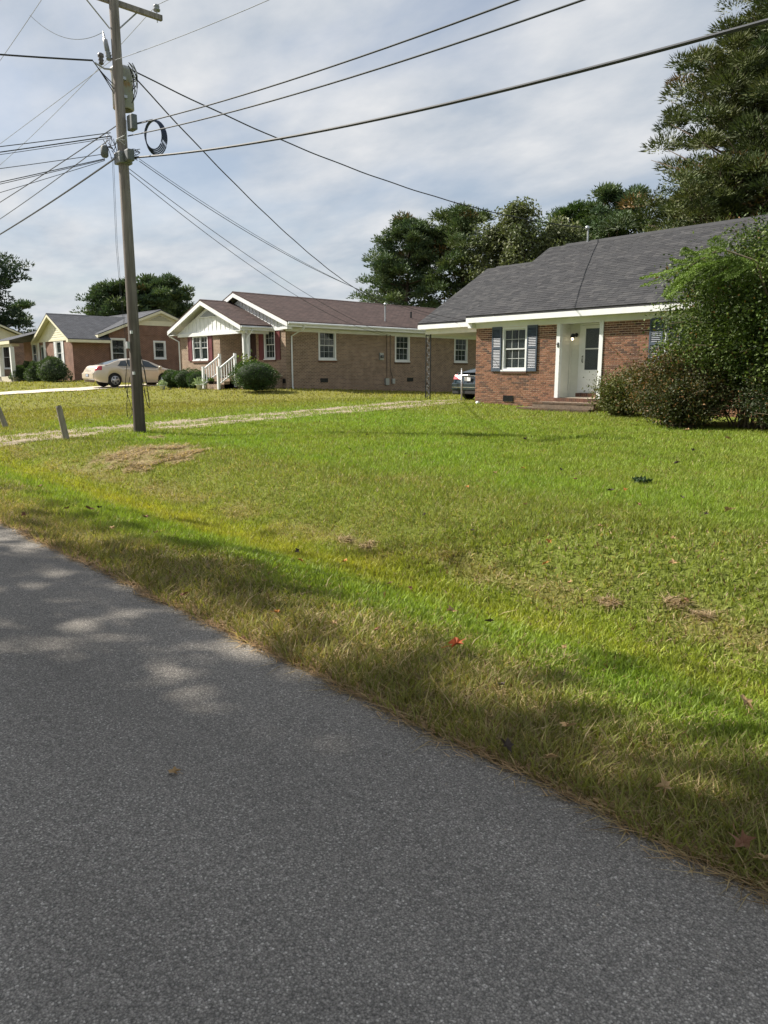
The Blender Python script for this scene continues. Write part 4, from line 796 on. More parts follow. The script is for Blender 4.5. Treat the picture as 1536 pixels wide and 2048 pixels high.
lv3 = MB().prism([(CX3 + 0.183, G2Y - 0.9, 5.25), (CX3 + 0.183, G2Y + 0.9, 5.25), (CX3 + 0.183, G2Y, 5.62)], (0.02, 0, 0)).build('gable_vent', mat('vent_shade', (0.3, 0.29, 0.22), 0.8), h3)
for i in range(4):
    hw = 0.8 - i * 0.2; MB().box(CX3 + 0.204, CX3 + 0.225, G2Y - hw, G2Y + hw, 5.28 + i * 0.075, 5.31 + i * 0.075).build('louvre', CREAM, lv3)
vent(h3, 'y', H3Y, -52.2, 1.12, 0.4, 0.22)
MB().prism([(-62.6, 16.9, 3.78), (-58.15, 16.9, 3.78), (-58.15, 16.9, 3.72), (-62.6, 16.9, 3.72)], (0, 0.02, 0)).build('porch_edge', CREAM, h3)
MB().add([(-62.7, 16.85, 3.85), (-57.7, 16.85, 3.85), (-57.7, 20.5, 4.95), (-60.0, 20.5, 4.95), (-62.7, 20.5, 3.85)], [(0, 1, 2, 3), (0, 3, 4)]).build('porch_roof', ROOF3, h3)
MB().box(-62.68, -57.72, 16.87, 16.895, 3.6, 3.84).build('porch_fascia', CREAM, h3); MB().box(-62.65, -62.5, 16.9, H3Y, 3.6, 3.8).build('porch_fascia', CREAM, h3)
MB().box(-62.4, -58.1, 16.99, 17.15, 3.42, 3.6).build('porch_beam', CREAM, h3)
for x in (-60.9, -58.15): MB().box(x - 0.13, x + 0.13, 17.0, 17.26, 0.95, 3.42).build('porch_post', WHITE, h3)
MB().box(-62.4, -57.9, 17.0, H3Y - 0.003, 0.8, 1.3).build('porch_floor', CONC, h3)

# ================================================================== HOUSE 4: mostly out of view
h4 = thing('brick_house', 'mottled brown brick house end with pale gable beyond the cream gabled house', 'house', (-76, 21, 1.0))
mb = MB(); wall_panels(mb, 'x', -72.0, 15.5, 22.6, 0.6, 4.5, [(20.4, 21.3, 1.9, 3.95)], 0.2); mb.build('wall', BRICK4, h4); MB().box(-82, -72.203, 15.5, 15.7, 0.6, 4.5).build('wall', BRICK4, h4)
window(h4, 'x', -72.0, 20.4, 21.3, 1.9, 3.95, cols=1, rows=1, trim=0.1)
gable_roof(h4, ROOF3, 'x', 18.6, 4.4, 6.5, 0.42, -82, -71.5, fascia=CREAM); gable_wall(h4, CREAM, 'x', -71.98, 18.6, 4.1, 4.5, 0.42)

# ------------------------------------------------------------------ utility pole and its lines
PX, PY = -17.36, 7.87; PZ = terr(PX, PY)
POLEM = bpy.data.materials.new('weathered_pole'); POLEM.use_nodes = True; t = POLEM.node_tree; b = t.nodes['Principled BSDF']
tcn = N(t, 'ShaderNodeTexCoord'); mpn = N(t, 'ShaderNodeMapping'); mpn.inputs['Scale'].default_value = (14, 14, 0.8); LK(t, tcn.outputs['Object'], mpn.inputs['Vector'])
nz = N(t, 'ShaderNodeTexNoise'); nz.inputs['Scale'].default_value = 1.0; nz.inputs['Detail'].default_value = 7; nz.inputs['Roughness'].default_value = 0.65; LK(t, mpn.outputs[0], nz.inputs['Vector'])
sp = N(t, 'ShaderNodeSeparateXYZ'); LK(t, tcn.outputs['Object'], sp.inputs[0])
hm = N(t, 'ShaderNodeMapRange'); LK(t, sp.outputs['Z'], hm.inputs['Value']); hm.inputs['From Min'].default_value = 1.0; hm.inputs['From Max'].default_value = 5.0
nbz = N(t, 'ShaderNodeTexNoise'); nbz.inputs['Scale'].default_value = 2.5; LK(t, tcn.outputs['Object'], nbz.inputs['Vector'])
hadd = N(t, 'ShaderNodeMath', operation='MULTIPLY_ADD'); LK(t, nbz.outputs['Fac'], hadd.inputs[0]); hadd.inputs[1].default_value = 0.5; LK(t, hm.outputs[0], hadd.inputs[2])
hsub = N(t, 'ShaderNodeMath', operation='SUBTRACT', use_clamp=True); LK(t, hadd.outputs[0], hsub.inputs[0]); hsub.inputs[1].default_value = 0.25
mxa = N(t, 'ShaderNodeMix', data_type='RGBA'); LK(t, hsub.outputs[0], mxa.inputs['Factor']); mxa.inputs['A'].default_value = (0.085, 0.073, 0.065, 1); mxa.inputs['B'].default_value = (0.26, 0.235, 0.225, 1)
mrr = N(t, 'ShaderNodeMapRange'); LK(t, nz.outputs['Fac'], mrr.inputs['Value']); mrr.inputs['From Min'].default_value = 0.3; mrr.inputs['From Max'].default_value = 0.7; mrr.inputs['To Min'].default_value = 0.5; mrr.inputs['To Max'].default_value = 1.4
hs = N(t, 'ShaderNodeHueSaturation'); LK(t, mxa.outputs['Result'], hs.inputs['Color']); LK(t, mrr.outputs[0], hs.inputs['Value']); LK(t, hs.outputs[0], b.inputs['Base Color']); b.inputs['Roughness'].default_value = 0.9; b.inputs['Specular IOR Level'].default_value = 0.2
bp = N(t, 'ShaderNodeBump'); bp.inputs['Strength'].default_value = 0.8; bp.inputs['Distance'].default_value = 0.01; LK(t, nz.outputs['Fac'], bp.inputs['Height']); LK(t, bp.outputs[0], b.inputs['Normal'])
pole = thing('utility_pole', 'weathered wooden utility pole with transformer, crossarm and many wires beside gravel driveway', 'utility pole', (PX, PY, PZ))
prof = [(-0.3, 0.16), (0.0, 0.152), (0.25, 0.14), (3, 0.127), (6, 0.114), (9.5, 0.102), (10.4, 0.098)]
MB().lathe((PX, PY, PZ), (0, 0, 1), prof, 22).build('shaft', POLEM, pole, smooth=True)
ZA = 9.62
MB().box(PX - 0.17, PX - 0.08, PY - 1.2, PY + 1.2, ZA, ZA + 0.115).build('crossarm', POLEM, pole, bevel=0.008)
for s in (-1, 1): MB().tube([(PX - 0.18, PY + s * 0.62, ZA + 0.03), (PX - 0.1, PY + s * 0.08, ZA - 0.52)], 0.016, 4).build('brace', GALV, pole)
PORC = mat('porcelain', (0.28, 0.30, 0.33), 0.25, var=0.1); DKPORC = mat('brown_porcelain', (0.13, 0.12, 0.13), 0.3)
for s in (-1, 1):
    y = PY + s * 1.08; MB().tube([(PX - 0.125, y, ZA - 0.06), (PX - 0.125, y, ZA + 0.24)], 0.014, 6).build('pin', GALV, pole)
    MB().lathe((PX - 0.125, y, ZA + 0.18), (0, 0, 1), [(0, 0.075), (0.03, 0.085), (0.06, 0.055), (0.08, 0.07), (0.12, 0.065), (0.14, 0.03)], 14).build('insulator', PORC, pole, smooth=True)
# transformer can behind the shaft, as seen from the street
TX, TY = PX + FW[0] * 0.4 + RT[0] * 0.0 - RT[0] * 0.05, PY + FW[1] * 0.4 - RT[1] * 0.05; TZ = 7.55
CANM = bpy.data.materials.new('transformer_steel'); CANM.use_nodes = True; t = CANM.node_tree; b = t.nodes['Principled BSDF']
tcn = N(t, 'ShaderNodeTexCoord'); nz = N(t, 'ShaderNodeTexNoise'); nz.inputs['Scale'].default_value = 2.6; nz.inputs['Detail'].default_value = 6; LK(t, tcn.outputs['Object'], nz.inputs['Vector'])
mr = N(t, 'ShaderNodeMapRange'); LK(t, nz.outputs['Fac'], mr.inputs['Value']); mr.inputs['From Min'].default_value = 0.52; mr.inputs['From Max'].default_value = 0.62
mm_ = N(t, 'ShaderNodeMix', data_type='RGBA'); LK(t, mr.outputs[0], mm_.inputs['Factor']); mm_.inputs['A'].default_value = (0.34, 0.35, 0.355, 1); mm_.inputs['B'].default_value = (0.36, 0.21, 0.11, 1); LK(t, mm_.outputs['Result'], b.inputs['Base Color']); b.inputs['Roughness'].default_value = 0.5
can = MB().lathe((TX, TY, TZ), (0, 0, 1), [(0, 0.21), (0.02, 0.235), (0.78, 0.235), (0.8, 0.25), (0.85, 0.25), (0.9, 0.2), (0.93, 0.08)], 26).build('transformer', CANM, pole, smooth=True)
MB().lathe((TX, TY, TZ - 0.012), (0, 0, 1), [(0, 0.16), (0.01, 0.2)], 20).build('tank_bottom', BLACKIRON, can)
lft = Vector((-RT[0], -RT[1], 0)); tw = Vector((-FW[0], -FW[1], 0)); top = Vector((PX, PY, 0))
def pp(l, f, z): return Vector((PX, PY, 0)) + lft * l + tw * f + Vector((0, 0, z))
MB().lathe(pp(0.17, 0, 8.45), Vector((0.18 * lft.x, 0.18 * lft.y, 1)), [(0, 0.045), (0.03, 0.07), (0.06, 0.045), (0.09, 0.07), (0.12, 0.045), (0.15, 0.07), (0.17, 0.035), (0.19, 0.055), (0.42, 0.055), (0.44, 0.025), (0.6, 0.015)], 12).build('bushing', PORC, can, smooth=True)
MB().lathe(pp(0.36, 0, 8.36), (0, 0, 1), [(0, 0.03), (0.02, 0.06), (0.06, 0.04), (0.09, 0.065), (0.13, 0.04), (0.16, 0.07), (0.22, 0.065), (0.24, 0.03)], 12).build('arrester', DKPORC, can, smooth=True)
MB().tube([pp(0.5, 0, 8.4), pp(0.3, 0, 8.28), pp(0.1, 0, 8.26)], 0.02, 6).build('arrester_bracket', GALV, can)
for z in (7.72, 8.1): MB().box(PX - 0.25, PX - 0.02, PY + 0.02, PY + 0.2, z, z + 0.06).build('hanger', GALV, can)
WIREM = mat('black_cable', (0.022, 0.024, 0.028), 0.5); BLUECAB = mat('blue_black_cable', (0.03, 0.045, 0.09), 0.4); WHITEC = mat('pale_wire', (0.5, 0.52, 0.54), 0.5); THINM = mat('thin_wire', (0.06, 0.07, 0.085), 0.7)
rndl = random.Random(5)
for i in range(9):                                   # slack leads round the transformer
    a = pp(-0.2 - 0.1 * rndl.random(), -0.1, 8.3 + 0.15 * rndl.random()); c_ = pp(-0.2 - 0.06 * rndl.random(), -0.2, 7.6 + 0.5 * rndl.random()); mid = (a + c_) / 2 + Vector((RT[0], RT[1], 0)) * (0.1 + 0.22 * rndl.random()) + Vector((0, 0, -0.15 * rndl.random()))
    pts = [(1 - k) ** 2 * a + 2 * k * (1 - k) * mid + k * k * c_ for k in [j / 8 for j in range(9)]]; MB().tube(pts, 0.010, 5).build('lead', WIREM if i % 4 else WHITEC, can)
for i in range(3):
    a = pp(0.55, 0, 8.45); c_ = pp(0.1, 0.05, 7.75 + 0.1 * i); mid = (a + c_) / 2 + Vector((0, 0, 0.05 - 0.06 * i)); MB().tube([(1 - k) ** 2 * a + 2 * k * (1 - k) * mid + k * k * c_ for k in [j / 8 for j in range(9)]], 0.011, 5).build('lead', WIREM, can)
# telecom boxes, clamp, brackets
MB().box(PX + 0.16, PX + 0.42, PY + 0.06, PY + 0.2, 6.96, 7.28).build('terminal_box', mat('box_grey', (0.13, 0.145, 0.155), 0.6), pole, bevel=0.02)
MB().box(PX - 0.155, PX + 0.155, PY - 0.155, PY + 0.155, 6.27, 6.52).build('pole_clamp', mat('clamp_grey', (0.20, 0.21, 0.215), 0.5, 0.4), pole, bevel=0.02)
MB().box(PX + 0.157, PX + 0.36, PY - 0.05, PY + 0.12, 6.3, 6.55).build('splice_case', mat('box_grey', (0.13, 0.145, 0.155), 0.6), pole, bevel=0.03)
sp_ = pp(0.42, 0, 6.42); MB().lathe(sp_, (0.1, 0, 1), [(0, 0.05), (0.04, 0.085), (0.22, 0.085), (0.26, 0.05)], 12).build('splice_case', mat('box_grey', (0.13, 0.145, 0.155)), pole, smooth=True)
for i in range(14):
    a = pp(rndl.uniform(0.1, 0.4), rndl.uniform(-0.1, 0.1), rndl.uniform(6.4, 7.0)); c_ = pp(rndl.uniform(0.1, 0.42), rndl.uniform(-0.05, 0.1), rndl.uniform(6.35, 6.7)); mid = (a + c_) / 2 + Vector((rndl.uniform(-.1, .1), rndl.uniform(-.1, .1), rndl.uniform(-.2, .1)))
    MB().tube([(1 - k) ** 2 * a + 2 * k * (1 - k) * mid + k * k * c_ for k in [j / 6 for j in range(7)]], 0.008, 4).build('jumper', WIREM, pole)
for i in range(8):
    a = pp(-0.15, 0.05, rndl.uniform(6.45, 6.62)); c_ = pp(-rndl.uniform(0.3, 0.42), 0, rndl.uniform(6.35, 6.62)); mid = (a + c_) / 2 + Vector((0, 0, rndl.uniform(-0.1, 0.2))); MB().tube([(1 - k) ** 2 * a + 2 * k * (1 - k) * mid + k * k * c_ for k in [j / 6 for j in range(7)]], 0.008, 4).build('jumper', WIREM, pole)
for i in range(3):
    a = pp(-0.13, 0.03, 7.2); c_ = pp(-0.1, 0.14, 6.85 - 0.1 * i); MB().tube([a, (a + c_) / 2 + Vector((0.05, 0, -0.1)), c_, pp(0.05, 0.15, 6.78), pp(0.12, 0.05, 6.7 + 0.05 * i)], 0.009, 4).build('jumper', WHITEC, pole)
for k, z in enumerate((1.55, 2.5)):                   # staples, tags and slack cable near the foot
    MB().box(PX + tw.x * 0.15 - 0.03, PX + tw.x * 0.15 + 0.02, PY + tw.y * 0.15 - 0.03, PY + tw.y * 0.15 + 0.02, z, z + 0.07).build('pole_tag', WHITEC, pole)
MB().box(*(lambda q: (q.x - 0.05, q.x + 0.05, q.y - 0.05, q.y + 0.05, 2.16, 2.32))(pp(0.12, 0.08, 0))).build('ground_clamp', GALV, pole)
for (l, zs_) in ((-0.19, [2.0, 1.6, 1.0, 0.75, 0.9, 1.5]), (-0.22, [1.9, 1.3, 0.9, 0.75, 0.8, 1.2]), (0.2, [1.5, 1.2, 0.8, 0.55, 0.5, 0.62]), (0.19, [2.1, 1.7, 1.4, 1.2, 1.0, 0.7])):
    sg = 1 if l > 0 else -1; pts = [pp(l * 0.75 + sg * 0.13 * math.sin(i * 0.63), 0.02, z) for i, z in enumerate(zs_)]; MB().tube(pts, 0.008, 5).build('slack_cable', WIREM, pole)
for l in (0.17, 0.2): MB().tube([pp(l + 0.05, 0, 6.4), pp(l + 0.09, 0, 4.5), pp(l + 0.06, 0, 3.3), pp(l - 0.0, 0, 2.3)], 0.004, 4).build('ground_wire', THINM, pole)
# coil of spare cable
cc = pp(-0.72, 0.0, 6.9); coil = thing('cable_coil', 'dark blue coil of spare cable hanging beside the pole', 'cable coil', cc)
for i in range(5):
    rr2 = 0.28 + 0.016 * i; ax_ = Vector((RT[0], RT[1], 0)); off_ = Vector((FW[0], FW[1], 0)) * 0.02 * i
    pts = [cc + off_ + ax_ * (rr2 * 0.70 * math.cos(w) + 0.01 * i) + Vector((0, 0, rr2 * 1.08 * math.sin(w) - 0.01 * i)) for w in [2 * math.pi * k / 28 + 0.2 * i for k in range(29)]]
    MB().tube(pts, 0.014, 6, caps=False).build('loop', BLUECAB, coil, smooth=True)
MB().tube([cc + Vector((0, 0, 0.33)), pp(-0.5, 0, 7.18), pp(-0.35, 0, 7.15)], 0.012, 5).build('lead', WIREM, coil)

def wire(name, label, p0, p1, sag, r, m=WIREM, n=28, group=None, wob=0.0, cat='wire'):
    p0, p1 = Vector(p0), Vector(p1); pts = []
    for i in range(n + 1):
        k = i / n; p = p0.lerp(p1, k); p.z -= 4 * sag * k * (1 - k); p.z += wob * math.sin(k * 60) ; pts.append(p)
    o = MB().tube(pts, r, 5).build(name, m); return tag(o, label, cat, group)
def thru(p0, px, py, X, ext): p0 = Vector(p0); q = at(px, py, X=X); return p0 + (q - p0) * ext
E1 = 22.0
wire('telecom_cable', 'thick lashed black cable leaving the pole clamp along the street past the coil', pp(-0.2, 0, 6.42), (E1, PY, 6.4), 1.66, 0.023, mat('lashed_cable', (0.05, 0.055, 0.065), 0.65), n=60)
wire('telecom_cable', 'upper of two grey cables running from the terminal box along the street', pp(-0.3, 0, 7.12), (E1, PY, 7.1), 1.28, 0.014, THINM, n=60)
wire('telecom_cable', 'lower of two grey cables running from the terminal box along the street', pp(-0.14, 0, 6.88), (E1, PY, 6.85), 1.34, 0.014, THINM, n=60)
wire('neutral_wire', 'very thin bare wire tied round the pole just above the transformer', pp(0, 0.14, 8.4), (E1, PY, 8.4), 1.46, 0.006, mat('bare_wire', (0.22, 0.24, 0.26), 0.7), n=50)
BARE = mat('bare_wire', (0.22, 0.24, 0.26), 0.7)
for s, w_ in ((1, 'house side'), (-1, 'street side')):
    for e_, dn in ((-58, 'away past the gravel driveway'), (E1, 'above the lawn')):
        wire('primary_wire', 'thin bare line from the %s crossarm end running %s' % (w_, dn), (PX - 0.125, PY + s * 1.08, ZA + 0.3), (e_, PY + s * 1.08, 9.9), 1.3, 0.007, BARE, n=50)
wire('neutral_wire', 'thin bare wire at transformer height running away past the gravel driveway', pp(0.05, 0, 8.5), (-58, PY, 8.6), 0.05, 0.007, BARE, n=30)
wire('telecom_cable', 'dark cable from mid pole running away past the fence stubs', pp(0.1, 0, 7.1), (-58, PY, 7.1), 0.35, 0.012, n=30)
wire('telecom_cable', 'slim cable below mid pole running away past the fence stubs', pp(0.3, 0, 6.8), (-58, PY, 6.7), 0.7, 0.011, THINM, n=30)
wire('telecom_cable', 'heavy black cable leaving the pole clamp away past the fence stubs', pp(0.1, 0, 6.46), (-58, PY, 6.4), 0.72, 0.02, n=40)
wire('transformer_lead', 'fine wire rising from the transformer bushing to the primary line', pp(0.28, 0, 9.02), (PX - 2.2, PY - 1.05, 9.75), 0.3, 0.006, BARE)
p0 = pp(0.55, 0, 8.45); wire('service_cable', 'thick twisted cable hanging from the arrester bracket across the street', p0, thru(p0, 0, 97, -19.3, 7), 0.25, 0.02, n=40)
for i, (z0, y1, r_, lb) in enumerate(((6.95, 287, 0.010, 'topmost drop crossing the street from the upper jumper bracket'), (6.88, 298, 0.013, 'thickest drop crossing the street from the upper jumper bracket'), (6.84, 303, 0.007, 'thin drop just under the thickest one, crossing the street'), (6.5, 331, 0.008, 'lone slim drop crossing the street from the top of the splice case'), (6.4, 358, 0.010, 'upper of two close drops crossing the street from the splice case'), (6.38, 362, 0.008, 'lower of two close drops crossing the street from the splice case'), (6.36, 379, 0.007, 'lowest slack drop crossing the street from the splice case'))):
    p0 = pp(0.25 if i < 3 else 0.42, 0, z0); wire('drop_cable', lb, p0, thru(p0, 0, y1, -19.6, 6), 0.12, r_, group='drops crossing the street', n=16)
wire('service_cable', 'twisted power drop from the transformer to the mast on the dark grey roof', pp(-0.25, -0.1, 8.3), (-16.16, 25.05, 6.86), 0.62, 0.016, n=60, wob=0.006)
wire('service_cable', 'twisted power drop from the transformer to the mast on the brown roof', pp(-0.28, -0.1, 8.2), (-29.6, 27.2, 5.1), 0.62, 0.016, n=60, wob=0.006)
wire('drop_cable', 'upper thin phone drop from the pole to the tan brick side wall', pp(-0.1, 0, 6.2), (AX + 0.05, 27.4, 3.5), 0.42, 0.008, n=40)
wire('drop_cable', 'lower thin phone drop from the pole to the tan brick side wall', pp(-0.12, 0, 6.1), (AX + 0.05, 27.15, 3.5), 0.62, 0.008, n=40)
wire('drop_cable', 'phone drop from the pole clamp to the carport fascia', pp(-0.36, 0, 6.35), (-18.4, CEY - 0.02, 3.45), 0.75, 0.008, n=40)
wire('drop_cable', 'slimmest phone drop from the splice case to the carport fascia', pp(-0.36, 0, 6.4), (-19.6, CEY - 0.02, 3.45), 0.55, 0.006, THINM, n=40)

# leaning fence stubs and the steel post
OLDW = mat('old_grey_wood', (0.27, 0.245, 0.20), 0.95, var=0.3, vscale=4, bump=0.6, bscale=20, stretch=(6, 6, 0.7))
for (bx0, by0, tx0, ty0, lab) in ((133, 880, 117, 812, 'leaning grey wooden stub post nearer the utility pole'), (12, 855, -12, 795, 'leaning grey wooden stub post farther from the utility pole')):
    p = on_ground(bx0, by0); d = ray(tx0, ty0); k = (p.x * FW[0] + p.y * FW[1]) / (d[0] * FW[0] + d[1] * FW[1]); q = Vector((d[0] * k, d[1] * k, EYE + d[2] * k))
    s_ = thing('stub_post', lab, 'post', p); u = (q - p).normalized()
    MB().tube([p - u * 0.15, p + (q - p) * 0.5, q - u * 0.03, q], [0.075, 0.07, 0.068, 0.055], 10).build('shaft', OLDW, s_)
    MB().tube([q + u * 0.002, q + u * 0.012], [0.05, 0.045], 10).build('cut_top', mat('rotten_end', (0.06, 0.05, 0.045), 0.95), s_)
p = Vector((-19.55, 22.1, terr(-19.55, 22.1))); s_ = thing('steel_post', 'slim galvanised steel post standing behind the dark sedan', 'post', p)
MB().lathe(p - Vector((0, 0, 0.1)), (0, 0, 1), [(0, 0.03), (1.32, 0.03)], 12).build('tube', GALV, s_, smooth=True); MB().lathe(p + Vector((0, 0, 1.22)), (0, 0, 1), [(0, 0.034), (0.03, 0.034), (0.045, 0.015)], 12).build('cap', GALV, s_, smooth=True)

# ------------------------------------------------------------------ sedans (local x forward, y left, z up; rear at x = -L/2)
def interp(x, pts): return float(np.interp(x, [p[0] for p in pts], [p[1] for p in pts]))
TYRE = mat('tyre', (0.018, 0.018, 0.019), 0.8); RIM = mat('rim', (0.62, 0.62, 0.62), 0.3, 0.7, var=0.05); CARGLASS = mat('car_glass', (0.03, 0.04, 0.045), 0.05, spec=0.9, var=0.0); CHROME = mat('chrome', (0.7, 0.7, 0.7), 0.12, 1.0, var=0.02)
TAIL = mat('tail_lamp', (0.42, 0.012, 0.03), 0.15, spec=0.7, coat=0.5, var=0.1); DARKPL = mat('dark_plastic', (0.02, 0.02, 0.022), 0.6); PLATE = mat('licence_plate', (0.72, 0.74, 0.76), 0.4, var=0.15, vscale=30)
def sedan(name, label, loc, rotz, paint, L, Wd, top, roofp, ws, rg, wheels, R, cuts, tails, spokes=5):
    car = thing(name, label, 'car', loc, rotz); H = -L / 2
    def zb(s):
        z = interp(s, [(0, 0.34), (0.25, 0.24), (0.6, 0.2), (L - 0.6, 0.2), (L, 0.28)])
        for w in wheels:
            d = abs(s - w); Ra = R + 0.06
            if d < Ra: z = max(z, R + math.sqrt(Ra * Ra - d * d))
        return z
    def hw(s): return Wd / 2 * interp(s, [(0, 0.80), (0.06, 0.89), (0.2, 0.955), (0.6, 0.99), (1.2, 1.0), (L - 1.3, 0.995), (L - 0.6, 0.95), (L - 0.2, 0.86), (L, 0.72)])
    sec = [(0.95, 0.0), (0.985, 0.10), (1.0, 0.30), (1.0, 0.55), (0.985, 0.72), (0.955, 0.86), (0.90, 0.955), (0.78, 0.99), (0.4, 1.0), (0.0, 1.005)]
    def S(s, i, side, off=0.0):
        i0 = int(min(i, len(sec) - 1.001)); f = i - i0; a = sec[i0][0] * (1 - f) + sec[i0 + 1][0] * f; bfr = sec[i0][1] * (1 - f) + sec[i0 + 1][1] * f
        z0 = min(zb(s), 0.72); zt = interp(s, top); w = hw(s); z = z0 + (zt - z0) * bfr
        x = H + s + (0.20 * max(0, (z - 0.70)) / 0.35 * max(0, 1 - s / 0.6) if s < 0.6 else 0) + (-0.10 * max(0, 0.42 - z) * max(0, 1 - s / 0.5) * -2 if s < 0.5 else 0)
        n_ = Vector((0, side * a, 0.35 * bfr)); n_.normalize()
        return Vector((x, side * w * a, z)) + n_ * off
    ss = sorted({round(v_, 3) for v_ in list(np.linspace(0, 0.6, 13)) + list(np.linspace(0.6, L - 0.6, 70)) + list(np.linspace(L - 0.6, L, 12)) + [w + d_ for w in wheels for d_ in np.linspace(-R - 0.06, R + 0.06, 17)]})
    body = MB()
    for side in (1, -1): body.grid(lambda s, i: S(s, i, side), ss, range(len(sec)))
    for s in (0, L):
        lo = [S(s, i, 1) for i in range(len(sec))]; ro_ = [S(s, i, -1) for i in range(len(sec) - 1)][::-1]; body.poly(lo + ro_)
    bo = body.build('body', paint, car, local=True, smooth=True); md = bo.modifiers.new('weld', 'WELD'); md.merge_threshold = 0.002
    ms = bo.modifiers.new('edge', 'EDGE_SPLIT'); ms.split_angle = math.radians(50)
    # greenhouse
    def G(s, k, side, off=0.0):                       # k 0..1 belt to roof edge, 1..2 roof edge to centre line
        zr = interp(s, roofp); zt = interp(s, top) - 0.02; rise = max(0.0, zr - zt) / 0.42; wb = hw(s) * 0.90; wr = wb - min(1, rise) * 0.27
        if k <= 1: y = wb + (wr - wb) * k ** 1.2; z = zt + (zr - 0.045 * min(1, rise) - zt) * k
        else: y = wr * (2 - k); z = zr - 0.045 * min(1, rise) * (2 - k) ** 2
        return Vector((H + s, side * (y + off * (1 if k <= 1 else 0)), z + off * (0.3 if k <= 1 else 1)))
    gs = np.linspace(rg[0], ws[1], 46); gh = MB()
    for side in (1, -1): gh.grid(lambda s, k: G(s, k, side), gs, [0, 0.33, 0.66, 0.9, 1, 1.15, 1.5, 2])
    gh.build('cabin', paint, car, local=True, smooth=True)
    for side in (1, -1):
        for (s0, s1, t0, t1, k0, k1) in cuts:        # side glass: bottom from s0..s1, top from t0..t1
            g_ = MB(); g_.grid(lambda u, v: G((s0 + (s1 - s0) * u) * (1 - v) + (t0 + (t1 - t0) * u) * v, k0 + (k1 - k0) * v, side, 0.007), np.linspace(0, 1, 8), np.linspace(0, 1, 5)); g_.build('side_window', CARGLASS, car, local=True, smooth=True)
    for (s0, s1, nm) in ((rg[0] + 0.08, rg[1] - 0.05, 'rear_window'), (ws[0] + 0.04, ws[1] - 0.12, 'windshield')):
        g_ = MB(); g_.grid(lambda s, y: G(s, 2 - abs(y), 1 if y >= 0 else -1, 0.006), np.linspace(s0, s1, 10), np.linspace(-0.86, 0.86, 13)); g_.build(nm, CARGLASS, car, local=True, smooth=True)
    for w in wheels:
        for side in (1, -1):
            y = side * (Wd / 2 - 0.02); wd = 0.2; tg = MB().lathe((H + w, y, R), (0, -side, 0), [(0, R * 0.66), (0.0, R * 0.9), (0.02, R * 0.97), (0.05, R), (wd - 0.05, R), (wd, R * 0.9)], 28).build('wheel', TYRE, car, local=True, smooth=True)
            MB().lathe((H + w, y + side * 0.004, R), (0, -side, 0), [(0, R * 0.20), (-0.006, R * 0.18), (0.02, R * 0.4), (0.008, R * 0.66), (-0.004, R * 0.69)][::1], 28).build('rim', RIM, tg, local=True, smooth=True)
            for k in range(spokes):
                a = 2 * math.pi * (k + 0.5) / spokes; pts = []
                for (rr3, da) in ((0.30, -0.20), (0.56, -0.34), (0.60, 0), (0.56, 0.34), (0.30, 0.20)): pts.append((H + w + R * rr3 * math.sin(a + da), y + side * 0.014, R + R * rr3 * math.cos(a + da)))
                MB().poly(pts if side < 0 else pts[::-1]).build('rim_opening', DARKPL, tg, local=True)
            MB().lathe((H + w, y - side * 0.22, R + 0.02), (0, side, 0), [(0, R + 0.05), (0.12, R + 0.055)], 24).build('wheel_well', DARKPL, car, local=True)
    for side in (1, -1):
        for (s0, s1, i0, i1) in tails: g_ = MB(); g_.grid(lambda s, i: S(s, i, side, 0.008), np.linspace(s0, s1, 8), np.linspace(i0, i1, 6)); g_.build('tail_lamp', TAIL, car, local=True, smooth=True)
        s = ws[1] - 0.42; c_ = G(s, 0.05, side); MB().lathe(c_ + Vector((0, side * 0.03, 0.02)), (0, side, 0.1), [(0, 0.03), (0.05, 0.05), (0.08, 0.085), (0.2, 0.08), (0.22, 0.04)], 12).build('mirror', paint, car, local=True, smooth=True)
    return car, S, H, bo
# tan sedan: right side and tail in view
TAN = mat('tan_paint', (0.60, 0.52, 0.42), 0.3, 0.3, var=0.03, coat=0.6)
topA = [(0, 1.0), (0.05, 1.07), (0.2, 1.115), (0.9, 1.125), (1.5, 1.05), (3.7, 0.99), (4.1, 0.96), (4.6, 0.87), (4.95, 0.75), (5.09, 0.62)]
roofA = [(0.6, 1.11), (0.9, 1.21), (1.2, 1.335), (1.5, 1.43), (1.9, 1.485), (2.3, 1.50), (2.8, 1.48), (3.1, 1.415), (3.5, 1.23), (3.95, 1.0), (4.05, 0.95)]
carA, SA, HA_, boA = sedan('parked_sedan', 'tan four door sedan parked on the concrete driveway behind the pole', (-40.1, 18.05, terr(-40.1, 18.0) + 0.03), math.pi / 2, TAN, 5.09, 1.85, topA, roofA, (3.05, 4.05), (0.62, 1.6), (1.08, 3.89), 0.33,
    [(1.28, 1.84, 1.55, 1.84, 0.12, 0.86), (1.89, 2.72, 1.89, 2.66, 0.08, 0.9), (2.79, 3.7, 2.76, 3.14, 0.08, 0.9)], [(0.0, 0.36, 3.9, 6.2)])
def carbox(car, name, m, x0, x1, y0, y1, z0, z1, bev=0.008): return MB().box(x0, x1, y0, y1, z0, z1).build(name, m, car, local=True, bevel=bev)
carbox(carA, 'bumper', TAN, HA_ - 0.05, HA_ + 0.12, -0.76, 0.76, 0.42, 0.72, 0.03); carbox(carA, 'plate_recess', DARKPL, HA_ - 0.062, HA_ - 0.052, -0.2, 0.2, 0.52, 0.66); carbox(carA, 'licence_plate', mat('plate_blue', (0.35, 0.4, 0.5), 0.4), HA_ - 0.07, HA_ - 0.063, -0.15, 0.15, 0.53, 0.65, 0.002)
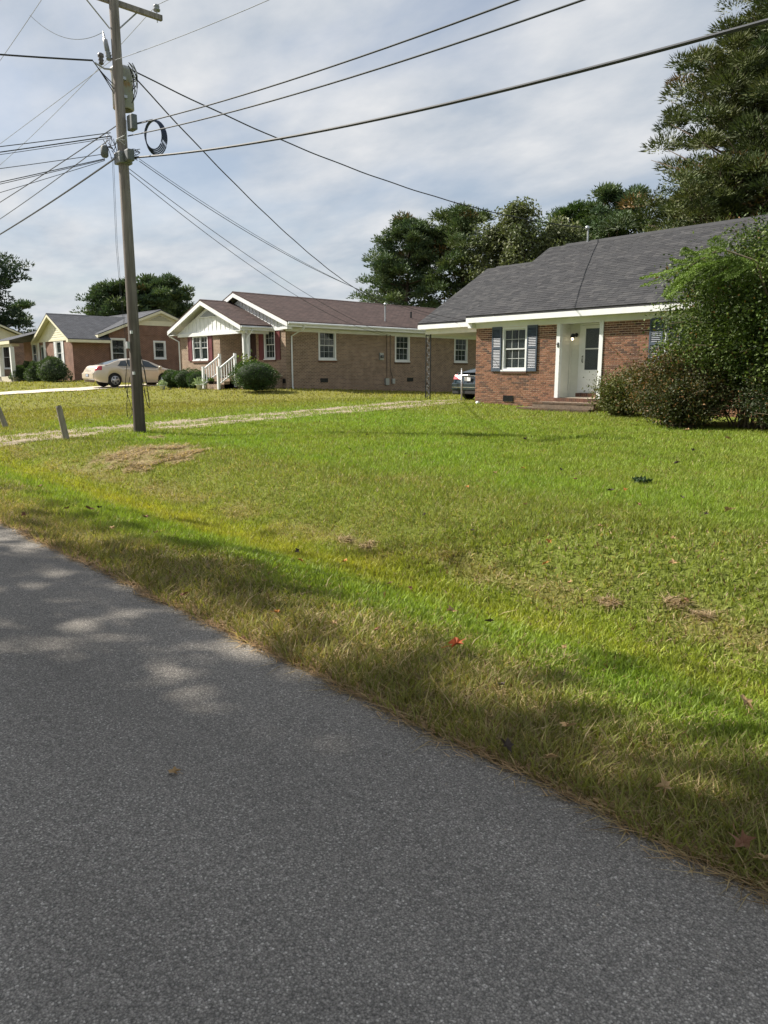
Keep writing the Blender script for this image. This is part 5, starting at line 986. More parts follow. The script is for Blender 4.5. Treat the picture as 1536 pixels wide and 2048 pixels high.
carbox(carA, 'trunk_trim', CHROME, HA_ + 0.0, HA_ + 0.03, -0.4, 0.4, 0.80, 0.83); carbox(carA, 'exhaust', CHROME, HA_ - 0.02, HA_ + 0.2, 0.45, 0.52, 0.25, 0.31)
for s in (1.75, 2.8):
    for side in (1, -1): p = SA(s, 4.6, side); MB().box(p.x - 0.11, p.x + 0.11, p.y - 0.015 if side > 0 else p.y - 0.03, p.y + 0.03 if side > 0 else p.y + 0.015, p.z - 0.02, p.z + 0.02).build('handle', TAN, carA, local=True, bevel=0.008)
for s in (1.72, 2.76, 3.72):
    for side in (1, -1): MB().tube([SA(s, i, side, -0.002) for i in np.linspace(0.5, 5.5, 8)], 0.006, 4).build('door_seam', DARKPL, carA, local=True)
# dark sedan in the carport: tail in view
NAVYP = mat('dark_teal_paint', (0.022, 0.04, 0.05), 0.18, 0.3, var=0.05, coat=0.9)
topB = [(0, 1.0), (0.06, 1.07), (0.25, 1.10), (0.75, 1.09), (1.4, 1.0), (3.6, 0.97), (4.0, 0.94), (4.6, 0.80), (4.87, 0.62)]
roofB = [(0.35, 1.06), (0.7, 1.17), (1.1, 1.30), (1.6, 1.42), (2.1, 1.475), (2.6, 1.46), (2.95, 1.38), (3.4, 1.18), (3.85, 0.98), (3.95, 0.93)]
carB, SB, HB_, boB = sedan('parked_sedan', 'dark teal sedan in the carport showing its red tail lamps', (-19.98, 25.35, terr(-19.98, 25.0) + 0.03), math.pi / 2, NAVYP, 4.87, 1.85, topB, roofB, (2.8, 3.95), (0.4, 1.6), (1.0, 3.85), 0.34,
    [(1.3, 1.9, 1.6, 1.9, 0.12, 0.86), (1.95, 2.6, 1.95, 2.55, 0.1, 0.9), (2.67, 3.5, 2.64, 2.95, 0.1, 0.9)], [(0.0, 0.28, 5.0, 6.2)])
for side in (1, -1):
    y0, y1 = (0.42, 0.80) if side > 0 else (-0.80, -0.42); MB().add([(HB_ + 0.06, y0, 0.83), (HB_ + 0.06, y1, 0.83), (HB_ + 0.14, y1, 1.0), (HB_ + 0.14, y0, 0.97), (HB_ + 0.11, y0, 0.83), (HB_ + 0.11, y1, 0.83), (HB_ + 0.2, y1, 1.0), (HB_ + 0.2, y0, 0.97)], [(0, 1, 2, 3), (4, 7, 6, 5), (0, 4, 5, 1), (1, 5, 6, 2), (2, 6, 7, 3), (3, 7, 4, 0)]).build('tail_lamp', TAIL, carB, local=True)
carbox(carB, 'bumper', NAVYP, HB_ - 0.06, HB_ + 0.12, -0.80, 0.80, 0.40, 0.68, 0.035); carbox(carB, 'bumper_trim', CHROME, HB_ - 0.063, HB_ + 0.05, -0.78, 0.78, 0.50, 0.525, 0.004); carbox(carB, 'valance', DARKPL, HB_ - 0.03, HB_ + 0.2, -0.78, 0.78, 0.24, 0.42, 0.03)
carbox(carB, 'chrome_strip', CHROME, HB_ + 0.095, HB_ + 0.13, -0.42, 0.42, 0.955, 0.98, 0.004); carbox(carB, 'licence_plate', PLATE, HB_ + 0.01, HB_ + 0.03, -0.16, 0.16, 0.76, 0.92, 0.003); carbox(carB, 'badge', CHROME, HB_ + 0.09, HB_ + 0.12, -0.06, 0.06, 0.985, 1.03, 0.01)
carbox(carB, 'spoiler', NAVYP, HB_ + 0.14, HB_ + 0.34, -0.7, 0.7, 1.075, 1.10, 0.01)

# ------------------------------------------------------------------ vegetation
def leaves_np(C, size, cols, rng, aspect=0.45, up=0.0, direc=None):
    """one pointed leaf (two triangles) per centre; returns verts, tris, colours"""
    n = len(C); d = rng.normal(size=(n, 3)) if direc is None else direc + rng.normal(size=(n, 3)) * 0.35
    d[:, 2] += up; d /= np.linalg.norm(d, axis=1, keepdims=True) + 1e-9
    w = np.cross(d, rng.normal(size=(n, 3))); w /= np.linalg.norm(w, axis=1, keepdims=True) + 1e-9
    s = (size * (0.6 + 0.8 * rng.random(n)))[:, None] if np.isscalar(size) else (size * (0.7 + 0.6 * rng.random(n)))[:, None]
    nrm = np.cross(d, w)
    V = np.stack([C, C + d * s * 0.45 + w * s * aspect * 0.5 + nrm * s * 0.06, C + d * s, C + d * s * 0.45 - w * s * aspect * 0.5 + nrm * s * 0.06], 1).reshape(-1, 3)
    q = np.arange(n)[:, None] * 4; T = np.concatenate([q + np.array([[0, 1, 2]]), q + np.array([[0, 2, 3]])])
    return V, T, np.repeat(cols, 4, 0)
def needles_np(C, D, length, width, cols, rng):
    """thin pointed triangle from C along D"""
    n = len(C); w = np.cross(D, rng.normal(size=(n, 3))); w /= np.linalg.norm(w, axis=1, keepdims=True) + 1e-9
    l = (length * (0.6 + 0.8 * rng.random(n)))[:, None]; V = np.stack([C - w * width, C + w * width, C + D * l], 1).reshape(-1, 3)
    return V, np.arange(3 * n).reshape(-1, 3), np.repeat(cols, 3, 0)
def limb_tree(root, segs, m=BARK, name='trunk'):
    mb = MB()
    for pts, rs in segs: mb.tube(pts, rs, 7 if rs[0] > 0.08 else 4)
    return mb.build(name, m, root, smooth=True)
PINEC = [np.array([0.062, 0.104, 0.058]), np.array([0.088, 0.134, 0.064]), np.array([0.112, 0.146, 0.062])]  # needle colours lightened to paint distance haze into the back trees
def pine(name, label, x, y, H, crown_r, base_frac, seed, group=None, tufts=240, per=70, needle=0.22, width=0.055, cols=PINEC, brown=0.01, flat=0.8, puff=0.8, lean=(0, 0), bare=0.0, zbase=None, envp=None, fmin=0.35):
    rng = np.random.default_rng(seed); zb = terr(x, y) if zbase is None else zbase; r = thing(name, label, 'tree', (x, y, zb), group=group)
    segs = []; tp = [Vector((x + lean[0] * k + 0.15 * math.sin(k * 5 + seed), y + lean[1] * k + 0.15 * math.cos(k * 4 + seed), zb - 0.2 + (H - 0.4) * k)) for k in [i / 8 for i in range(9)]]
    segs.append((tp, [H * 0.017 * (1 - 0.85 * k) + 0.02 for k in [i / 8 for i in range(9)]]))
    cen = []; nl = max(10, tufts // 8)
    for i in range(nl):
        k = base_frac + (0.985 - base_frac) * ((i + rng.random()) / nl) ** 0.92; u = (k - base_frac) / (1 - base_frac)
        env = crown_r * (0.55 + 0.45 * math.sin(min(1, u * 1.35 + 0.12) * math.pi * 0.5)) * (1 - max(0, u - 0.52) / 0.48 * 0.72) * (0.6 + 0.55 * rng.random())
        if not envp: env = crown_r * interp(u, [(0, 0.7), (0.25, 0.95), (0.5, 1.0), (0.75, 0.78), (0.9, 0.5), (1, 0.2)]) * (0.68 + 0.4 * rng.random())
        if envp: env = interp(u, envp) * (0.8 + 0.25 * rng.random())
        a = rng.random() * 6.283; j = k * 8; j0 = int(min(j, 7)); p0 = tp[j0].lerp(tp[j0 + 1], j - j0); rise = env * (0.08 + 0.45 * u + 0.25 * rng.random())
        p1 = p0 + Vector((math.cos(a) * env, math.sin(a) * env, rise)); mid = p0.lerp(p1, 0.5) + Vector((0, 0, -0.08 * env))
        segs.append(([p0, mid, p1], [0.03 + 0.014 * env, 0.02 + 0.008 * env, 0.012]))
        for q in range(8):
            f = fmin + (1 - fmin) * rng.random() ** 0.7; b_ = p0.lerp(p1, f) + Vector(rng.normal(size=3) * np.array([0.20, 0.20, 0.12]) * env * 0.7)
            if rng.random() > bare: cen.append((b_.x, b_.y, b_.z))
    cen = np.array(cen); n = len(cen); Cs, Ds, Co = [], [], []
    hue = rng.random(n)
    d = rng.normal(size=(n * per, 3)); d[:, 2] = np.abs(d[:, 2]) * 0.7 + d[:, 2] * 0.3 + 0.15; d /= np.linalg.norm(d, axis=1, keepdims=True)
    pr = puff * (0.6 + 0.6 * rng.random(n)); rad = np.repeat(pr, per) * rng.random(n * per) ** 0.42
    C = np.repeat(cen, per, 0) + d * rad[:, None] * np.array([1, 1, flat])
    cc_ = np.where(hue[:, None] < 0.45, cols[0] + (cols[1] - cols[0]) * hue[:, None] / 0.45, cols[1] + (cols[2] - cols[1]) * ((hue[:, None] - 0.45) / 0.55))
    cc_ = np.where(rng.random((n, 1)) < brown, np.array([[0.15, 0.095, 0.035]]), cc_)
    co = np.repeat(cc_, per, 0) * (0.65 + 0.7 * rng.random((n * per, 1)))
    V, T, K = needles_np(C, d, needle, width, co, rng)
    limb_tree(r, segs); mesh_np('crown', V, T, NEEDLE, K, r)
    return r
def broadleaf(name, label, x, y, H, crown_r, base_frac, seed, cols, group=None, tufts=260, per=55, leaf=0.22, columns=1, loose=1.0, zbase=None, egg=1.0):
    rng = np.random.default_rng(seed); zb = terr(x, y) if zbase is None else zbase; r = thing(name, label, 'tree', (x, y, zb), group=group); segs = []; cen = []
    for cidx in range(columns):
        ox = (cidx - (columns - 1) / 2) * crown_r * 1.0; hx = H * (1 - 0.06 * cidx); rad = crown_r / (1 if columns == 1 else 1.5)
        tx, ty = x + ox * RT[0], y + ox * RT[1]
        tp = [Vector((x + (tx - x) * k + 0.2 * math.sin(3 * k + seed + cidx), y + (ty - y) * k + 0.2 * math.cos(3 * k + seed), zb - 0.2 + (hx - 0.5) * k)) for k in [i / 6 for i in range(7)]]
        segs.append((tp, [H * 0.016 * (1 - 0.8 * k) + 0.02 for k in [i / 6 for i in range(7)]])); nl = tufts // columns // 7
        for i in range(nl):
            k = base_frac + (0.97 - base_frac) * rng.random(); u = (k - base_frac) / (1 - base_frac); env = rad * math.sqrt(max(0.04, 1 - (2 * abs(u - 0.42)) ** 2 * 0.85)) * (0.6 + 0.55 * rng.random()) * egg
            a = rng.random() * 6.283; j = k * 6; j0 = int(min(j, 5)); p0 = tp[j0].lerp(tp[j0 + 1], j - j0); p1 = p0 + Vector((math.cos(a) * env, math.sin(a) * env, env * (0.3 + 0.5 * rng.random())))
            segs.append(([p0, p0.lerp(p1, 0.5) + Vector((0, 0, 0.1 * env)), p1], [0.04, 0.025, 0.01]))
            for q in range(7): b_ = p0.lerp(p1, 0.35 + 0.7 * rng.random()) + Vector(rng.normal(size=3) * 0.22 * env * loose); cen.append((b_.x, b_.y, b_.z))
    cen = np.array(cen); n = len(cen); d = rng.normal(size=(n * per, 3)); d /= np.linalg.norm(d, axis=1, keepdims=True)
    C = np.repeat(cen, per, 0) + d * (0.25 + 0.075 * crown_r) * (np.repeat(0.6 + 0.7 * rng.random(n), per) * rng.random(n * per) ** 0.45)[:, None] * 1.5
    h_ = rng.random((n, 1)); cc_ = np.array(cols[0]) * (1 - h_) + np.array(cols[1]) * h_; co = np.repeat(cc_, per, 0) * (0.65 + 0.7 * rng.random((n * per, 1)))
    V, T, K = leaves_np(C, leaf, co, rng, 0.55); limb_tree(r, segs); mesh_np('crown', V, T, LEAF, K, r); return r
def tree_at(px, t_): d = ray(px, 745); return d[0] * t_, d[1] * t_
def hgt(py, t_): return (745 - py) / 1440 * t_ + EYE - 0.5
GB = 'trees behind the houses'
x, y = tree_at(812, 62); pine('pine_tree', 'dark pine with open trunk rising behind the brown roof mast', x, y, hgt(448, 62) - 1.2, 3.45, 0.18, 3, GB, tufts=520, per=120)
x, y = tree_at(925, 61); pine('pine_tree', 'pine with bare lower limbs behind the carport roof', x, y, hgt(424, 61) - 1.0, 3.8, 0.22, 8, GB, tufts=430, per=115, cols=[np.array([0.06, 0.098, 0.045]), np.array([0.085, 0.125, 0.05]), np.array([0.11, 0.135, 0.05])])
OL = [(0.10, 0.125, 0.06), (0.15, 0.165, 0.08)]  # leaf colours likewise lightened, with haze put into the colour
x, y = tree_at(995, 57); broadleaf('broadleaf_tree', 'grey green leafy tree between the carport pine and the twin topped tree', x, y, hgt(432, 57) - 1.4, 3.0, 0.1, 4, OL, GB, tufts=420)
x, y = tree_at(1072, 56); broadleaf('broadleaf_tree', 'tall olive twin topped leafy tree behind the dark grey ridge', x, y, hgt(388, 56) - 1.5, 3.4, 0.08, 6, OL, GB, tufts=620, columns=2)
x, y = tree_at(1135, 60); pine('pine_tree', 'dull green pine between the twin topped tree and the round pine', x, y, hgt(412, 60) - 1.2, 3.6, 0.05, 12, GB, tufts=430, per=115, cols=[np.array([0.055, 0.10, 0.035]), np.array([0.08, 0.13, 0.04]), np.array([0.10, 0.135, 0.04])])
x, y = tree_at(1212, 58); pine('pine_tree', 'round topped dense dark pine behind the ridge and mast', x, y, hgt(380, 58) - 1.0, 3.5, 0.05, 15, GB, tufts=560, per=120, puff=0.8)
x, y = tree_at(1292, 50); broadleaf('broadleaf_tree', 'small loose leafy tree between the round pine and the tallest pine', x, y, hgt(422, 50) - 0.8, 1.5, 0.2, 18, [(0.07, 0.10, 0.04), (0.10, 0.13, 0.055)], GB, tufts=110, per=40)
x, y = tree_at(1575, 40); pine('pine_tree', 'towering olive green pine with wide drooping limbs behind the dark grey roof', x, y, 22.3, 8.3, 0.24, 22, GB, tufts=1700, per=270, needle=0.25, width=0.034, cols=[np.array([0.044, 0.066, 0.028]), np.array([0.066, 0.086, 0.031]), np.array([0.094, 0.104, 0.034])], brown=0.04, puff=1.0, flat=0.66, envp=[(0, 7.0), (0.2, 7.5), (0.35, 7.8), (0.69, 4.7), (0.9, 2.0), (1, 0.6)], fmin=0.12)
x, y = tree_at(1410, 37); pine('pine_tree', 'shorter yellowish pine tucked under the tallest pine', x, y, 11.0, 4.0, 0.15, 29, GB, tufts=420, per=110, needle=0.17, width=0.034, cols=[np.array([0.05, 0.075, 0.028]), np.array([0.08, 0.10, 0.034]), np.array([0.11, 0.115, 0.036])], brown=0.08)
x, y = tree_at(250, 86); pine('pine_tree', 'broad dark pine beyond the red brick house on the side of the cream gable', x, y, hgt(556, 86) - 2.2, 4.2, 0.2, 33, GB, tufts=480, per=95, needle=0.30, width=0.085, puff=0.95)
x, y = tree_at(322, 88); pine('pine_tree', 'taller broad dark pine beyond the red brick house next to the white porch gable', x, y, hgt(546, 88) - 2.2, 4.2, 0.18, 35, GB, tufts=520, per=95, needle=0.30, width=0.085, puff=0.95)
x, y = tree_at(-70, 78); pine('pine_tree', 'very dark dense pine beyond the mottled brick house end', x, y, hgt(520, 78), 6.6, 0.08, 38, GB, tufts=900, per=80, needle=0.30, width=0.085, cols=[np.array([0.030, 0.055, 0.034]), np.array([0.042, 0.07, 0.04]), np.array([0.052, 0.08, 0.044])], puff=1.0)
x, y = tree_at(48, 92); pine('pine_tree', 'small open dark pine beside the very dense one', x, y, hgt(612, 92), 2.0, 0.2, 39, GB, tufts=70, per=50, needle=0.30, width=0.085)
# far woodland that closes the horizon
rng = np.random.default_rng(77); n = 900; ang = np.radians(rng.uniform(-75, 75, n)); dist = rng.uniform(135, 165, n)
fx = np.array(FW); rx_ = np.array(RT); pos = (np.cos(ang)[:, None] * fx + np.sin(ang)[:, None] * rx_) * dist[:, None]; hh = rng.random(n) ** 0.8 * (5.5 + 2.5 * vnoise(ang * 14, ang * 0, 5))
cen = np.column_stack([pos, hh + 0.8]); per = 60; C = np.repeat(cen, per, 0) + rng.normal(size=(n * per, 3)) * np.array([1.5, 1.5, 1.0]); cc_ = np.array([[0.075, 0.09, 0.055]]) * (0.6 + 0.8 * rng.random((n, 1)))
V, T, K = leaves_np(C, 0.9, np.repeat(cc_, per, 0), rng, 0.7); tag(mesh_np('far_woodland', V, T, LEAF, K), 'distant belt of low woodland along the horizon', 'woodland', kind='stuff')
# trees across the street whose shade falls on the road
def shade_tree(label, x, y, H, r_, base, seed, tufts, per=26): broadleaf('broadleaf_tree', label, x, y, H, r_, base, seed, [(0.06, 0.10, 0.025), (0.09, 0.13, 0.03)], 'shade trees across the street', tufts=tufts, per=per, leaf=0.34, loose=0.8)
SHADE = [('spreading leafy shade tree across the street opposite the steps', -11.4, -6.9, 12.5, 5.0, 0.34, 51, 700, 42), ('tall leafy shade tree across the street opposite the carport', -18.6, -7.0, 15.0, 4.6, 0.42, 52, 200, 30), ('dense leafy shade tree across the street opposite the huge shrub', -5.4, -7.0, 12.5, 5.0, 0.30, 53, 900, 44)]
for a_ in SHADE: shade_tree(*a_)

# clipped shrubs
def clipped(name, label, x, y, rx, rz, seed, cols, n=5200, leaf=0.05, group=None, cone=0.0, zb=None):
    rng = np.random.default_rng(seed); z0 = terr(x, y) if zb is None else zb; r = thing(name, label, 'shrub', (x, y, z0), group=group)
    d = rng.normal(size=(n, 3)); d /= np.linalg.norm(d, axis=1, keepdims=True); lump = 1 + 0.22 * (vnoise(d[:, 0] * 3 + seed, d[:, 2] * 3 + d[:, 1] * 2, seed) - 0.5) * 2
    k = (0.82 + 0.2 * rng.random(n)) * lump; zz_ = d[:, 2] * k; tap = 1 - cone * np.clip(zz_, -0.6, 1)
    C = np.column_stack([x + rx * d[:, 0] * k * tap, y + rx * d[:, 1] * k * tap, z0 + rz * 0.92 + rz * zz_]); C[:, 2] = np.maximum(C[:, 2], z0 + 0.02)
    h_ = rng.random((n, 1)); co = (np.array(cols[0]) * (1 - h_) + np.array(cols[1]) * h_) * (0.7 + 0.6 * rng.random((n, 1)))
    V, T, K = leaves_np(C, leaf, co, rng, 0.6, direc=d * 0.8); mesh_np('foliage', V, T, LEAF, K, r)
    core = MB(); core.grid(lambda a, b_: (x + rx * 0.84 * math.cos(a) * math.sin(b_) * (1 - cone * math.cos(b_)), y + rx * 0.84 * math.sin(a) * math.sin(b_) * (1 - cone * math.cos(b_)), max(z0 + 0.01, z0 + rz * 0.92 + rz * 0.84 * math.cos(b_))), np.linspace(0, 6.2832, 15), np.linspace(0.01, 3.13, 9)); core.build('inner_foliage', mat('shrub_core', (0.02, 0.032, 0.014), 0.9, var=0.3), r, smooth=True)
    MB().tube([(x, y, z0 - 0.05), (x + 0.03, y, z0 + rz * 0.8)], [0.05, 0.03], 6).build('stem', TWIG, r); return r
BOX = [(0.035, 0.075, 0.022), (0.065, 0.115, 0.03)]
def gpx(px, py): p = on_ground(px, py); return p.x, p.y
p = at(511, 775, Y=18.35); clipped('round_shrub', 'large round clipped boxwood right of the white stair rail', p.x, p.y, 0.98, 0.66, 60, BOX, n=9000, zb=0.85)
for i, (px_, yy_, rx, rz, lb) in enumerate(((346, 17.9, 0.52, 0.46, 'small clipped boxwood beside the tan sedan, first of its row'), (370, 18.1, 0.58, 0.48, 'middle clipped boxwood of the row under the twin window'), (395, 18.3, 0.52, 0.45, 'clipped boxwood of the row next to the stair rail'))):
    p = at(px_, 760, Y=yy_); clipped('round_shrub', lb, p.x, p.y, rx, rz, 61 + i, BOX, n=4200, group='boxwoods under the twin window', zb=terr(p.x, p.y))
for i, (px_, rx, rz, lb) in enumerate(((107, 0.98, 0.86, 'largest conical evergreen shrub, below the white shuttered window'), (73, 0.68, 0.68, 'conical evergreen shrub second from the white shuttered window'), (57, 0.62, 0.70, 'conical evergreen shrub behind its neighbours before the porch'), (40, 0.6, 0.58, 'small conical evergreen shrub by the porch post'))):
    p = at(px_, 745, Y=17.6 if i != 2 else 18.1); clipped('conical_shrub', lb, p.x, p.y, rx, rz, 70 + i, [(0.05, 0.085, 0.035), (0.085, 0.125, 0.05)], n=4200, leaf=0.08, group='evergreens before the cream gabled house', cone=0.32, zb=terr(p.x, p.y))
# loose leafy plant on the porch, pots
def potted(label, x, y, z, pr, ph, plant, seed, potm, cols=((0.10, 0.17, 0.04), (0.16, 0.22, 0.06))):
    rng = np.random.default_rng(seed); r = thing('potted_plant', label, 'plant pot', (x, y, z)); MB().lathe((x, y, z), (0, 0, 1), [(0, pr * 0.7), (ph * 0.85, pr * 0.95), (ph * 0.86, pr * 1.08), (ph, pr * 1.1), (ph, pr * 0.9), (ph * 0.9, pr * 0.85)], 16).build('pot', potm, r, smooth=True)
    n = 260; d = rng.normal(size=(n, 3)); d[:, 2] = np.abs(d[:, 2]); d /= np.linalg.norm(d, axis=1, keepdims=True); C = np.array([x, y, z + ph * 0.9]) + d * plant * rng.random((n, 1)) ** 0.6; h_ = rng.random((n, 1)); V, T, K = leaves_np(C, 0.09, np.array(cols[0]) * (1 - h_) + np.array(cols[1]) * h_, rng, 0.4, 0.3, d); mesh_np('foliage', V, T, LEAF, K, r)
    MB().tube([(x, y, z + ph * 0.5), (x, y, z + ph + plant * 0.5)], 0.012, 5).build('stem', TWIG, r)
p = at(399, 775, Y=17.75); potted('white pot with pale spiky plant at the foot of the stair rail', p.x, p.y, terr(p.x, p.y), 0.16, 0.24, 0.34, 81, WHITE, ((0.25, 0.32, 0.2), (0.35, 0.42, 0.28)))
p = at(325, 768, Y=16.9); potted('white pot on the lawn beside the tan sedan wheel', p.x, p.y, terr(p.x, p.y), 0.15, 0.22, 0.22, 82, WHITE, ((0.25, 0.32, 0.2), (0.4, 0.46, 0.33)))
potted('white pot with yellow green plant on the porch edge', -30.95, 19.25, 1.47, 0.17, 0.3, 0.24, 83, WHITE, ((0.3, 0.36, 0.05), (0.4, 0.42, 0.08)))
potted('dark bowl of flowers on the lowest porch step', -32.2, 18.32, 1.05, 0.15, 0.14, 0.14, 84, BLACKIRON)
rng = np.random.default_rng(90)
def loose_bush(name, label, x, y, z0, rx, ry, h, nbr, nlv, leaf, cols, seed, spread=1.0, brown=0.0, arch=0.5, cat='shrub', twigs=40, asp=0.5, width=0.011, kmin=0.12):
    """many arching stems with small leaves along them"""
    rng = np.random.default_rng(seed); r = thing(name, label, cat, (x, y, z0)); Cs = []; Dd = []; Hu = []; mb = MB()
    for i in range(nbr):
        a = rng.random() * 6.283; rr3 = rng.random() ** 0.55; hx = h * (0.35 + 0.72 * rng.random()) * (1 - 0.25 * rr3 * rr3); ex, ey = rx * rr3 * math.cos(a) * spread, ry * rr3 * math.sin(a) * spread; bx0, by0 = rng.normal(size=2) * 0.25 * np.array([rx, ry]) * 0.6
        P0 = np.array([x + bx0, y + by0, z0]); P2 = np.array([x + ex, y + ey, z0 + hx]); P1 = np.array([x + (bx0 + ex * 0.35), y + (by0 + ey * 0.35), z0 + hx * (0.75 + arch * 0.55)])
        ks = np.linspace(0, 1, 9)[:, None]; cur = (1 - ks) ** 2 * P0 + 2 * ks * (1 - ks) * P1 + ks ** 2 * P2
        if arch > 0.3: cur[:, 2] -= (ks[:, 0] ** 3) * hx * 0.22 * rng.random()
        if i < twigs: mb.tube([tuple(c_) for c_ in cur], [width * (1.6 - 1.3 * k) + 0.002 for k in np.linspace(0, 1, 9)], 4)
        k = (kmin + (1 - kmin) * rng.random(nlv) ** 0.75)[:, None]; c_ = (1 - k) ** 2 * P0 + 2 * k * (1 - k) * P1 + k ** 2 * P2
        if arch > 0.3: c_[:, 2] -= 0
        c_ = c_ + rng.normal(size=(nlv, 3)) * np.array([0.12, 0.12, 0.1]) * (0.5 + k); Cs.append(c_); dd = np.tile(P2 - P1, (nlv, 1)); Dd.append(dd / (np.linalg.norm(dd[0]) + 1e-6)); Hu.append(np.full((nlv, 1), rng.random()))
    C = np.concatenate(Cs); D = np.concatenate(Dd); Hh = np.concatenate(Hu); C[:, 2] = np.maximum(C[:, 2], z0 + 0.02)
    co = (np.array(cols[0]) * (1 - Hh) + np.array(cols[1]) * Hh) * (0.6 + 0.8 * rng.random((len(C), 1)))
    bm_ = rng.random((len(C), 1)) < brown; co = np.where(bm_, np.array([[0.16, 0.085, 0.03]]) * (0.6 + 0.8 * rng.random((len(C), 1))), co)
    V, T, K = leaves_np(C, leaf, co, rng, asp, 0.0, D * 0.5 + rng.normal(size=C.shape) * 0.5); mesh_np('foliage', V, T, LEAF, K, r); mb.build('stem', TWIG, r); return r
loose_bush('leafy_shrub', 'loose yellow green shrub growing above the round boxwood at the porch', -30.1, 19.0, terr(-30.1, 19.0), 0.5, 0.4, 1.55, 26, 40, 0.12, [(0.10, 0.15, 0.03), (0.2, 0.24, 0.05)], 91, arch=0.1)
loose_bush('arching_shrub', 'huge dark green arching shrub covering the end of the brown brick wall', -6.4, 18.0, terr(-6.4, 18.0), 3.0, 2.2, 4.3, 1000, 190, 0.078, [(0.036, 0.064, 0.018), (0.12, 0.165, 0.036)], 92, arch=0.42, brown=0.02, twigs=110, kmin=0.2)
loose_bush('arching_shrub', 'reddish brown tinged shrub in front of the huge dark shrub', -8.55, 17.6, terr(-8.55, 17.6), 1.3, 1.2, 1.8, 330, 150, 0.06, [(0.055, 0.058, 0.018), (0.09, 0.078, 0.025)], 93, arch=0.25, brown=0.22, twigs=80)
loose_bush('low_shrub', 'low olive shrub beside the mossy brick steps', -10.9, 19.2, terr(-10.9, 19.2), 0.8, 0.7, 1.15, 210, 130, 0.06, [(0.085, 0.10, 0.03), (0.13, 0.14, 0.045)], 94, arch=0.2, brown=0.05, twigs=30)
loose_bush('low_shrub', 'low dark shrub skirting the front of the huge shrub', -8.1, 16.9, terr(-8.1, 16.9), 1.2, 0.9, 1.2, 220, 120, 0.06, [(0.04, 0.055, 0.018), (0.065, 0.07, 0.025)], 95, arch=0.3, brown=0.12, twigs=40)
loose_bush('low_shrub', 'low shrub with shade coloured into its leaves under the arching end of the huge shrub', -5.4, 16.9, terr(-5.4, 16.9), 1.6, 0.8, 1.5, 240, 120, 0.06, [(0.025, 0.04, 0.014), (0.045, 0.06, 0.02)], 96, arch=0.3, brown=0.05, twigs=20)  # leaf colours set dark to paint in the deep shade below the canopy
# bright feathery branch arching over the shrub
rng = np.random.default_rng(97); fb = thing('feathery_sapling', 'bright lime green feathery sapling arching out above the dark shrub', 'sapling', (-6.0, 17.4, terr(-6, 17.4)))
stemp = [Vector((-6.0, 17.4, terr(-6, 17.4))), Vector((-6.1, 17.1, 2.2)), Vector((-6.5, 16.3, 3.85)), Vector((-7.1, 16.0, 4.12)), Vector((-7.75, 15.9, 3.8))]; MB().tube(stemp, [0.035, 0.03, 0.022, 0.014, 0.006], 6).build('stem', TWIG, fb)
Cs, Ds, Ks = [], [], []
for i in range(34):
    k = i / 33; base = stemp[2].lerp(stemp[3], k * 2) if k < 0.5 else stemp[3].lerp(stemp[4], k * 2 - 1); tip = base + Vector((-0.42 + 0.34 * rng.normal() - 0.2 * (k - 0.5), -0.3 * rng.normal() - 0.1, -0.26 + 0.24 * rng.normal())); tone = np.array([0.15, 0.225, 0.045]) * (0.75 + 0.5 * rng.random())
    ax_ = (tip - base).normalized(); sd = ax_.cross(Vector((0, 0, 1))).normalized()
    for j in range(11):
        for s in (-1, 1):
            r0 = base.lerp(tip, 0.15 + 0.85 * j / 10); dv_ = (sd * s + ax_ * 0.55 + Vector((0, 0, -0.25))).normalized(); ln = 0.24 * math.sin(math.pi * (0.2 + 0.75 * j / 10))
            for q_ in range(9):
                for s2 in (-1, 1): Cs.append(tuple(r0 + dv_ * ln * q_ / 8)); Ds.append(tuple((ax_ * s2 * 0.8 + dv_ * 0.5))); Ks.append(tone * (0.8 + 0.4 * rng.random()))
V, T, K = leaves_np(np.array(Cs), 0.042, np.array(Ks), rng, 0.4, 0.0, np.array(Ds)); mesh_np('foliage', V, T, LEAF, K, fb)

# ------------------------------------------------------------------ grass blades
def grass_points(n, dmin, dmax, seed, ang=(-40.0, 40.0), power=0.0):
    rng = np.random.default_rng(seed); a = np.radians(rng.uniform(ang[0], ang[1], n)); u = rng.random(n)
    d = dmin * (dmax / dmin) ** u if power == 0 else np.sqrt(dmin ** 2 + (dmax ** 2 - dmin ** 2) * u)
    X = d * (np.cos(a) * FW[0] + np.sin(a) * RT[0]); Y = d * (np.cos(a) * FW[1] + np.sin(a) * RT[1]); return X, Y, d, rng
def allowed(X, Y):
    ok = Y > 2.27 + 0.05 * (vnoise(X * 6, X * 0, 8) - 0.5)
    gcen = np.abs(X + 19.1); tr = (gcen < 1.2 - 0.35 * vnoise(X * 0 + np.sign(X + 19.1) * 5, Y * 1.1, 12)) & (Y < 23); strip = gcen < 0.35 + 0.3 * vnoise(X * 0, Y * 1.3, 2); ok &= ~tr | (strip & (vnoise(X * 7, Y * 7, 77) > 0.25)) | (vnoise(X * 3, Y * 3, 78) > 0.58); ok &= ~((X > -41.95) & (X < -38.35) & (Y < 27))
    for (a, b_, c_, e_) in ((-17.7, -4, 20.68, 30), (-37.4, -29.3, 20.68, 37), (-37, -29.6, 19.1, 21), (-62, -51.4, 18.95, 31), (-62, -57.9, 17, 19), (-15.02, -12.28, 19.6, 21), (-32.6, -31.2, 18.15, 19.2)): ok &= ~((X > a) & (X < b_) & (Y > c_) & (Y < e_))
    ok &= ~((X > -9.2) & (X < -3.5) & (Y > 17.3)); ok &= ((X - PX) ** 2 + (Y - PY) ** 2) > 0.17 ** 2
    return ok
